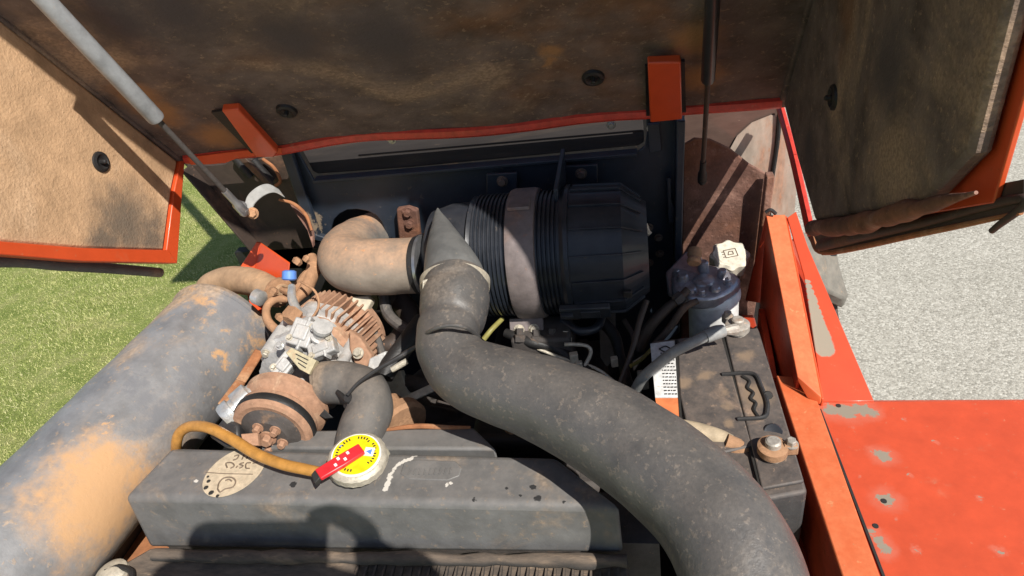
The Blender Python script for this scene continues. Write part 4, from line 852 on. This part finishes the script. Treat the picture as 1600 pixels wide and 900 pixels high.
for dx, dy, r, h in ((-.028, .004, .010, .010), (.004, .024, .009, .018), (.030, .008, .008, .012), (-.018, -.026, .009, .006), (.016, -.026, .009, .006), (.002, -.002, .018, .005)):
    p = hc + np.array([dx, dy, .003]); mk('port', lathe(p, p + np.array([0, 0, 1]), [(0, r), (h, r * .85), (h + .002, r * .6)], 14), m_filterhead, ff)
for dx, dy in ((-.036, .02), (.036, -.01), (-.004, -.036)): bolt(hc + np.array([dx, dy, .005]), (0, 0, 1), .005, .007, m_filterhead, ff)
mk('banjo_bolt', lathe(P(1084, 412, d=.98), P(1086, 390, d=.99), [(0, .009), (.004, .011), (.010, .009), (.014, .011), (.024, .010), (.026, .006)], 12), m_dustmetal, ff)
fp = thing('fuel_pipes', 'two brown rubber fuel pipes running from the filter head down left', 'pipe')
mk('pipe', ptube([(1075, 452, .965, 6), (1062, 466, .965, 7), (1040, 484, .97, 8), (1016, 510, .98, 9), (998, 545, 1.0, 9)], 14), m_darkplate, fp)
mk('pipe', ptube([(1090, 470, .955, 5), (1068, 482, .955, 6), (1048, 510, .965, 6), (1022, 540, .98, 6)], 12), m_darkplate, fp)
mk('pipe_nut', lathe(P(1066, 462, d=.962), P(1052, 474, d=.962), [(0, .009), (.008, .010), (.014, .008)], 6), m_iron, fp)
fc = thing('fuel_filler_cap', 'round cream filler cap with scalloped rim and a fuel pump symbol', 'cap')
fcp = P(1140, 401, d=1.075); fn = nrm([.02, -.32, .95])
mk('cap_body', lathe(fcp - fn * .004, fcp + fn, [(-.02, .025), (-.018, .028), (0, .0295), (.008, .0295), (.012, .0255)], 72, lambda r, th, k: r * (1 + (.075 * math.cos(8 * th) if 1 <= k <= 3 else .045 * math.cos(8 * th)))), m_capc, fc)
mk('cap_face', lathe(fcp + fn * .007, fcp + fn, [(0, .023), (.0018, .022), (.0016, .020)], 48), m_capc, fc)
fx, fy = nrm(np.cross([0, 1, 0], fn)), None; fy = np.cross(fn, fx); fo = fcp + fn * .0090; fx, fy = nrm(fx * .97 + fy * .2), nrm(fy * .97 - fx * .2)
def fpt(a, b): return fo + fx * a * .95 + fy * b * .95
for s in ([(-.009, -.008), (.011, -.008), (.011, .008), (-.009, .008), (-.009, -.008)], [(-.004, -.003), (.005, -.003), (.005, .003), (-.001, .004), (-.004, -.003)], [(-.013, -.006), (-.009, -.006)], [(-.013, 0), (-.009, 0)], [(-.013, .005), (-.009, .005)]):
    ms = [bar(fpt(*a), fpt(*b), .0012, .0008, up=fn) for a, b in zip(s[:-1], s[1:])]; mk('pump_symbol', join(*ms), m_inkb, fc)
mk('cap_tether', lathe(P(1143, 430, d=1.04), P(1143, 436, d=1.04), [(0, .006), (.006, .005)], 10), m_iron, fc)
mk('filler_neck', tube([fcp - fn * .018, fcp - fn * .05, fcp - fn * .1 + np.array([-.01, 0, 0]), fcp - fn * .2 + np.array([-.02, .02, 0])], .021, 24), m_iron, fc)

# ------------------------------------------------------------------ right hand orange metalwork
ch = thing('orange_channel', 'upright sunlit orange channel plate standing right of the filler cap and battery', 'channel')
t0, t1, t2, t3 = P(1197, 336, y=.95), P(1227, 335, y=.95), P(1284, 621, y=.66), P(1246, 588, y=.68)
mk('top_flange', prism([t0, t1, t2, t3], (0, -.001, -.004)), m_orange_dusty, ch, .0012, label='pale orange dusty flange')
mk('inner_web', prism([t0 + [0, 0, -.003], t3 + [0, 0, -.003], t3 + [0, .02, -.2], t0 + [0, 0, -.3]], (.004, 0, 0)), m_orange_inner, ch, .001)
mk('flange_tip', prism([P(1246, 588, y=.679), P(1284, 621, y=.659), P(1282, 627, y=.657), P(1262, 616, y=.665)], (0, -.001, -.006)), m_orange_dusty, ch, .001)
mk('outer_web', prism([t1 + [0, 0, -.003], t2 + [0, 0, -.003], t2 + [0, 0, -.02], t1 + [0, 0, -.05]], (.003, 0, 0)), m_orange, ch, .001)
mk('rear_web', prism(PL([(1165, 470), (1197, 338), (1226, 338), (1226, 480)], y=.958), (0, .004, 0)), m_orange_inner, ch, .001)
mk('clip', tube(PL([(1196, 332), (1204, 328), (1212, 334)], y=.945), .003, 8), m_blackg, ch)
bm = thing('orange_beam', 'long orange sheet beam running beside the battery to the front', 'beam')
z1 = -.66
bl = [P(1213, 586, z=z1), P(1252, 590, z=z1), P(1278, 628, z=z1), P(1378, 908, z=z1), P(1396, 960, z=z1), P(1345, 960, z=z1), P(1318, 905, z=z1)]
mk('top_face', prism(bl, (0, 0, -.004)), m_orange_dusty, bm, .0015)
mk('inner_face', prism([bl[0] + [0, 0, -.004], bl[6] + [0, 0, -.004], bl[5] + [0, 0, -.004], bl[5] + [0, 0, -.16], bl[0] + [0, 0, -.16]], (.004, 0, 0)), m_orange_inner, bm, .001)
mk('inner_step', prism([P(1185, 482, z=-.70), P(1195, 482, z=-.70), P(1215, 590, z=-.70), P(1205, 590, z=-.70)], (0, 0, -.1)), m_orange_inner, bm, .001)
ot = thing('mudguard_deck', 'flat red-orange mudguard deck with patches worn to bare metal, lower right', 'mudguard')
z2 = -.67
mk('deck', prism([P(1262, 626, z=z2), P(1446, 625, z=z2), P(1640, 624, z=z2), P(1700, 1000, z=z2), P(1400, 1000, z=z2), P(1362, 905, z=z2)], (0, 0, -.005)), m_deck, ot, .0025)
mk('deck_edge', prism([P(1283, 626, z=z2 - .002), P(1640, 624, z=z2 - .002), P(1640, 624, z=z2 - .06), P(1283, 626, z=z2 - .06)], (0, -.004, 0)), m_deck, ot, .001)
mk('seam_gap', bar(P(1281, 640, z=z2 + .0005), P(1384, 910, z=z2 + .0005), .0028, .003), m_ink, ot)
for a, b in ((1381, 783), (1368, 822), (1310, 634)): mk('hole', lathe(P(a, b, z=z2), P(a, b, z=z2) + np.array([0, 0, 1]), [(0, .0032), (.0008, .003)], 12), m_ink, ot)
fs = thing('sloping_fender', 'narrow red-orange fender plate sloping up beside the gravel, with a bare grey strip', 'fender')
f_a, f_b, f_c, f_d, f_e = P(1288, 628, z=z2 + .002), P(1366, 627, z=z2 + .002), P(1262, 372, y=.93), P(1238, 330, y=.955), P(1228, 345, y=.955)
fpl = nrm(np.cross(f_b - f_a, f_d - f_a))
m_fs = grime('fender_paint', (.60, .075, .026), mott=.09, amt=.12, sc=8, rough=.34, bump=.06, coat=.25, speck=.1,
             spots=[(onp(a, b, f_a, fpl), r) for a, b, r in [(1262 + i * 2.0, 440 + i * 8, .004 + .0007 * i) for i in range(14)]], spotcol=(.33, .28, .21), wob=.009)
mk('plate', prism([onp(a, b, f_a, fpl) for a, b in [(1286, 628), (1366, 627), (1262, 384), (1244, 330), (1230, 340), (1256, 430)]], -fpl * .003 * np.sign(-fpl[1])), m_fs, fs, .001)
mk('inner_fold', prism([P(1226, 350, y=.965) + [0, 0, -.012], P(1262, 384, y=.955) + [0, 0, -.02], f_b + [-.01, 0, -.012], f_a + [-.03, 0, -.012]], (0, .0, -.003)), m_orange_inner, fs)
fp2 = thing('rubber_flap', 'dusty grey rubber flap sticking out over the gravel behind the fender', 'flap')
mk('flap', prism([P(1240, 360, d=1.10), P(1262, 362, d=1.12), P(1308, 392, d=1.15), P(1312, 415, d=1.15), P(1326, 462, d=1.15), P(1320, 467, d=1.14), P(1296, 456, d=1.12), P(1270, 430, d=1.10)], (.0, .012, -.03)), m_flap, fp2, .004)
mk('lower_bracket', prism([P(1280, 440, d=1.18), P(1308, 458, d=1.18), P(1310, 490, d=1.18), P(1318, 535, d=1.18), P(1306, 520, d=1.18)], (0, .006, 0)), m_darkplate, fp2, .002)
mk('flap_tip', prism([P(1296, 384, d=1.13), P(1326, 388, d=1.13), P(1318, 394, d=1.13), P(1306, 396, d=1.13)], (0, .006, -.003)), m_flap, fp2, .001)

# ------------------------------------------------------------------ engine and clutter in the dark
en = thing('engine', 'grimy dark engine seen deep in shade beneath the black duct', 'engine')
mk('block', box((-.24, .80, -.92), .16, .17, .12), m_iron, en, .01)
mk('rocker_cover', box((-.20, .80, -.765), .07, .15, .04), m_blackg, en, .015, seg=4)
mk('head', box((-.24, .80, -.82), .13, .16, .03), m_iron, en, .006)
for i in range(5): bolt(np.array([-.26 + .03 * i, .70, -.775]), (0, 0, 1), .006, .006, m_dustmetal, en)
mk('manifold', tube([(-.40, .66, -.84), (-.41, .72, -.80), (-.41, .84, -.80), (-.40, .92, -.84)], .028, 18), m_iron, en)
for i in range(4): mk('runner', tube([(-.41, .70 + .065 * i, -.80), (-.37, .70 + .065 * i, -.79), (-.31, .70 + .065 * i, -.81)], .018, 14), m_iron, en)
wp = tag(mk('thermostat_housing', lathe(P(634, 665, d=.93), P(618, 645, d=.95), [(0, .032), (.006, .036), (.02, .034), (.03, .022), (.05, .02)], 20), m_dustmetal), 'dust-covered round thermostat housing behind the radiator tank', 'housing')
tag(mk('coil_spring', lathe(P(803, 668, d=.93), P(793, 655, d=.95), [(0, .011), (.004, .013), (.007, .010), (.012, .013), (.016, .010), (.02, .012)], 14), m_dustmetal), 'small ringed plug in the gap under the duct', 'plug')
for lab, pts, mt in (('cream triangular plate in the gap below the tan elbow', [(545, 464), (575, 462), (581, 470), (571, 488), (553, 476)], m_cream),
                     ('pale alloy bracket between alternator and black elbow', [(577, 560), (603, 548), (604, 583), (588, 600), (572, 582)], m_alu),
                     ('cream and yellow edged plate right of the black elbow', [(600, 592), (626, 578), (640, 618), (620, 632), (606, 640)], m_cream)):
    tag(mk('bracket_plate', prism(PL(pts, d=1.05 if pts[0][0] != 577 else .98), (0, .012, -.01)), mt, None, .002), lab, 'plate')
tag(mk('bracket_plate', prism(PL([(935, 486), (962, 484), (962, 560), (948, 575), (938, 560)], d=1.14), (0, .01, 0)), m_flap, None, .002), 'pale grey upright plate under the air cleaner cover', 'plate')
clut = [('black hose looping under the air cleaner cover', [(878, 500, 1.02, 6), (905, 517, 1.0, 7), (932, 512, 1.0, 7), (942, 492, 1.02, 6)], m_black, 'hose', 'coolant_hose'),
        ('thin pale pipe hooked over in the shade above the duct', [(882, 538, .98, 3), (900, 538, .98, 3), (918, 541, .98, 3), (923, 552, .98, 3), (912, 575, .98, 3)], m_clamp, 'pipe', 'injector_pipe'),
        ('copper brown rod leaning down from the air cleaner', [(1010, 470, .96, 5), (1000, 500, .95, 5), (988, 545, .94, 4), (968, 598, .93, 3)], m_darkplate, 'rod', 'dipstick_tube'),
        ('dark wire bundle hanging right of the pale plate', [(940, 500, 1.05, 9), (960, 525, 1.04, 9), (970, 560, 1.02, 8), (985, 610, .98, 8)], m_blackg, 'wires', 'wiring_harness'),
        ('short yellowish wire showing beside the battery label', [(1018, 545, 1.0, 3), (1002, 562, .98, 3), (985, 572, .97, 3)], plain('yellow_wire', (.35, .28, .08), .5), 'wire', 'wire'),
        ('yellow green tube in the dark beside the duct neck', [(756, 530, 1.0, 4), (768, 515, 1.0, 4), (785, 498, 1.02, 4)], plain('olive_tube', (.3, .27, .08), .5), 'tube', 'drain_tube'),
        ('thick dark pipe crossing under the pale bracket', [(585, 470, 1.10, 15), (620, 468, 1.12, 18), (640, 500, 1.1, 18), (610, 540, 1.08, 16), (560, 520, 1.1, 12)], m_darkplate, 'pipe', 'coolant_pipe'),
        ('dark sloping tube between elbow hose and duct', [(660, 500, 1.02, 14), (640, 530, 1.0, 16), (610, 570, .98, 16), (600, 590, .97, 14)], m_blackg, 'pipe', 'coolant_pipe'),
        ('black pipe running level below the duct bend', [(600, 600, 1.08, 14), (650, 600, 1.06, 14), (720, 622, 1.04, 13), (800, 640, 1.02, 12)], m_iron, 'pipe', 'coolant_pipe'),
        ('bundle of dark wires below the strap foot', [(790, 520, 1.02, 7), (830, 535, 1.0, 8), (870, 545, 1.0, 8), (920, 580, .98, 7)], m_blackg, 'wires', 'wiring_harness'),
        ('brown wire bundle left of the fuel pipes', [(975, 500, 1.02, 4), (990, 530, 1.0, 4), (982, 570, .98, 4), (975, 600, .96, 4)], m_darkplate, 'wires', 'wiring_harness')]
for lab, pts, mt, cat, nm in clut: tag(mk(nm, ptube(pts, 12, 6, rough=.0006), mt), lab, cat)
for lab, pts, mt, cat, nm in [('thin dust-coated wire looping beside the blue cap', [(470, 440, 1.04, 2), (492, 455, 1.02, 2), (498, 478, 1.01, 2), (486, 500, 1.0, 2)], m_dustmetal, 'wire', 'wire'),
        ('dark thin hose dropping behind the alternator fins', [(560, 500, 1.06, 6), (585, 520, 1.06, 6), (600, 560, 1.04, 6)], m_rubber, 'hose', 'coolant_hose'),
        ('short black breather hose under the tan elbow', [(600, 462, 1.08, 9), (606, 490, 1.07, 9), (630, 512, 1.05, 9), (655, 520, 1.04, 9)], m_rubber, 'hose', 'breather_hose'),
        ('thin steel line running along the dark engine side', [(840, 545, 1.0, 2.5), (880, 560, .99, 2.5), (930, 575, .98, 2.5), (965, 600, .97, 2.5)], m_clamp, 'pipe', 'injector_pipe')]: tag(mk(nm, ptube(pts, 10, 6), mt), lab, cat)
ip = thing('injection_pump', 'small blocky injection pump with fittings under the steel strap', 'pump')
mk('pump_body', box(P(850, 535, d=1.03), .045, .03, .03), m_iron, ip, .005)
for a, b in ((812, 520), (838, 522), (862, 520), (884, 524)):
    mk('delivery_valve', lathe(P(a, b + 14, d=1.0), P(a, b, d=1.0), [(0, .009), (.010, .009), (.011, .006), (.02, .006)], 6), m_iron if a != 884 else m_clamp, ip)
for a, b, w in ((897, 560, .006), (905, 572, .005), (960, 565, .005), (1000, 585, .004), (1008, 600, .005), (975, 590, .004)): mk('connector', box(P(a, b, d=.98), w, w * .8, w * 1.6, ((1, .2, 0), (-.2, 1, 0), (0, 0, 1))), m_clamp, ip, .001)
mm = tag(mk('battery_tray', prism([bp(995, 640, -.15), bp(1195, 500, -.15), bp(1290, 800, -.15), bp(1080, 860, -.15)], (0, 0, -.006)), m_blackg), 'black tray below the battery', 'tray')

# ------------------------------------------------------------------ photographer (stands behind the lens, casts the shadow on the radiator)
ph = thing('mobile_phone', 'dark phone held level over the engine bay, behind the lens', 'phone')
mk('phone_body', box(camp(-.036, .007, .010), .078, .037, .0042, (B[:, 0], B[:, 1], B[:, 2])), m_black, ph, .008, seg=4)
mk('screen', box(camp(-.036, .007, .0148), .074, .033, .0004, (B[:, 0], B[:, 1], B[:, 2])), m_ink, ph)
pe = thing('person', 'person in navy shirt and khaki trousers leaning in with a phone', 'person')
def skin(nm, vs, es, rs, mat, par, lab=None):
    me = bpy.data.meshes.new(nm); me.from_pydata([(float(v[0]), float(v[1]), float(v[2]) + H) for v in vs], es, []); me.materials.append(mat)
    o = bpy.data.objects.new(nm, me); COL.objects.link(o); o.parent = par; md = o.modifiers.new('skin', 'SKIN')
    for i, r in enumerate(rs): me.skin_vertices[0].data[i].radius = (r, r) if not hasattr(r, '__len__') else r
    me.skin_vertices[0].data[0].use_root = True
    sb = o.modifiers.new('sub', 'SUBSURF'); sb.levels = 2; sb.render_levels = 2; md.use_smooth_shade = True
    if lab: o['label'] = lab
    return o
px_, py_ = .12, -.56
cuff = lambda a, b: a + (b - a) * .75
def hp(x, y, z): return camp(x + .323 * z, y + .398 * z, z)
elR, elL = np.array([.40, -.36, -.42]), np.array([-.20, -.42, -.42])
wrR, wrL = hp(.142, -.045, .085), hp(-.172, -.050, .085)
hR, hL = hp(.106, -.004, .055), hp(-.135, -.015, .045)
sR, sL = np.array([px_ + .19, py_ + .02, -.20]), np.array([px_ - .19, py_ + .02, -.20])
vs = [(px_, py_ - .05, -.85), (px_, py_ - .04, -.62), (px_, py_, -.36), (px_, py_ + .02, -.20), (px_, py_ + .05, -.08), (px_, py_ + .09, .0), (px_, py_ + .10, .09),
      sR, elR, wrR, hR, sL, elL, wrL, hL, (px_ + .1, py_ - .05, -.95), (px_ + .12, py_ - .02, -1.38), (px_ + .12, py_ - .08, -1.78), (px_ + .13, py_ + .08, -1.82),
      (px_ - .1, py_ - .05, -.95), (px_ - .12, py_ - .02, -1.38), (px_ - .12, py_ - .08, -1.78), (px_ - .13, py_ + .08, -1.82)]
es = [(0, 1), (1, 2), (2, 3), (3, 4), (4, 5), (5, 6), (3, 7), (7, 8), (8, 9), (9, 10), (3, 11), (11, 12), (12, 13), (13, 14), (0, 15), (15, 16), (16, 17), (17, 18), (0, 19), (19, 20), (20, 21), (21, 22)]
rs = [.14, .13, .15, .11, .055, .085, .095, .06, .045, .036, .042, .06, .045, .032, .036, .09, .06, .045, .045, .09, .06, .045, .045]
skin('body', vs, es, rs, m_skin, pe)
skin('shirt', [vs[i] for i in (0, 1, 2, 3, 7, 8, 11, 12)], [(0, 1), (1, 2), (2, 3), (3, 4), (4, 5), (3, 6), (6, 7)], [.155, .15, .165, .125, .075, .055, .075, .055], m_navycloth, pe, 'navy shirt')
skin('trousers', [vs[i] for i in (0, 15, 16, 17, 19, 20, 21)], [(0, 1), (1, 2), (2, 3), (0, 4), (4, 5), (5, 6)], [.155, .105, .075, .06, .105, .075, .06], m_khaki, pe, 'khaki trousers')
hat = np.array([px_, py_ + .10, .12])
mk('hat', lathe(hat + [0, 0, -.01], hat + [0, 0, 1], [(0, .155), (.006, .155), (.012, .105), (.05, .10), (.09, .08), (.10, .03)], 32), m_khaki, pe)
for s in (-1, 1):
    mk('ear', box(np.array([px_ + s * .092, py_ + .10, .03]), .008, .016, .028), m_skin, pe, .006)
    mk('eye', lathe(np.array([px_ + s * .033, py_ + .175, .055]), np.array([px_ + s * .033, py_ + 1, .055]), [(0, .012), (.006, .010), (.010, .004)], 12), m_ink, pe)
mk('nose', tube([(px_, py_ + .175, .06), (px_, py_ + .195, .035), (px_, py_ + .205, .02), (px_, py_ + .185, .012)], [.008, .011, .014, .008], 10), m_skin, pe)
mk('mouth', tube([(px_ - .025, py_ + .175, -.02), (px_, py_ + .187, -.018), (px_ + .025, py_ + .175, -.02)], .005, 8), m_inkb, pe)
for a_, b_ in ((elR, wrR + (elR - wrR) * .1), (elL, wrL)): mk('sleeve', tube([a_, a_ + (b_ - a_) * .5, a_ + (b_ - a_) * .97], [.062, .058, .052], 20), m_navycloth, pe, label='navy sleeve')
def fing(pts, r): mk('finger', tube([hp(*p) for p in pts], r, 12, 4), m_skin, pe)
fing([(.094, -.012, .044), (.088, .020, .030), (.066, .038, .018), (.040, .047, .012), (.016, .044, .010)], [.014, .013, .0115, .011, .008])
mk('palm', tube([hp(.082, .014, .042), hp(.094, -.006, .050), hp(.112, -.028, .066), hp(.136, -.042, .082)], [.014, .024, .034, .034], 16, 5), m_skin, pe)
fing([(.090, -.020, .036), (.086, .010, .018), (.070, .034, .006), (.050, .046, .004)], [.011, .010, .009, .006])
fing([(.092, -.030, .036), (.088, -.012, .012), (.074, -.008, .004)], [.010, .009, .006])
fing([(.092, -.038, .040), (.086, -.030, .014), (.076, -.026, .006)], [.009, .008, .006])
fing([(.092, -.034, .048), (.070, -.036, .036), (.050, -.030, .024), (.038, -.022, .019)], [.012, .012, .011, .008])
fing([(-.135, -.01, .040), (-.134, .016, .022), (-.118, .030, .008), (-.104, .026, .003)], [.011, .010, .009, .006])
fing([(-.135, -.014, .036), (-.134, .004, .014), (-.116, .008, .003), (-.100, .004, .002)], [.011, .010, .009, .006])
fing([(-.135, -.020, .036), (-.134, -.012, .012), (-.118, -.010, .003), (-.104, -.012, .002)], [.010, .009, .008, .006])
fing([(-.135, -.026, .040), (-.132, -.026, .014), (-.118, -.024, .005)], [.009, .008, .006])
fing([(-.135, -.022, .048), (-.118, -.024, .036), (-.104, -.012, .024), (-.096, -.004, .019)], [.012, .012, .011, .008])
for s in (-1, 1):
    c = np.array([px_ + s * .13, py_ + .03, -1.81]); mk('boot', box(c, .05, .14, .04), m_darkplate, pe, .02, seg=4)

settle()
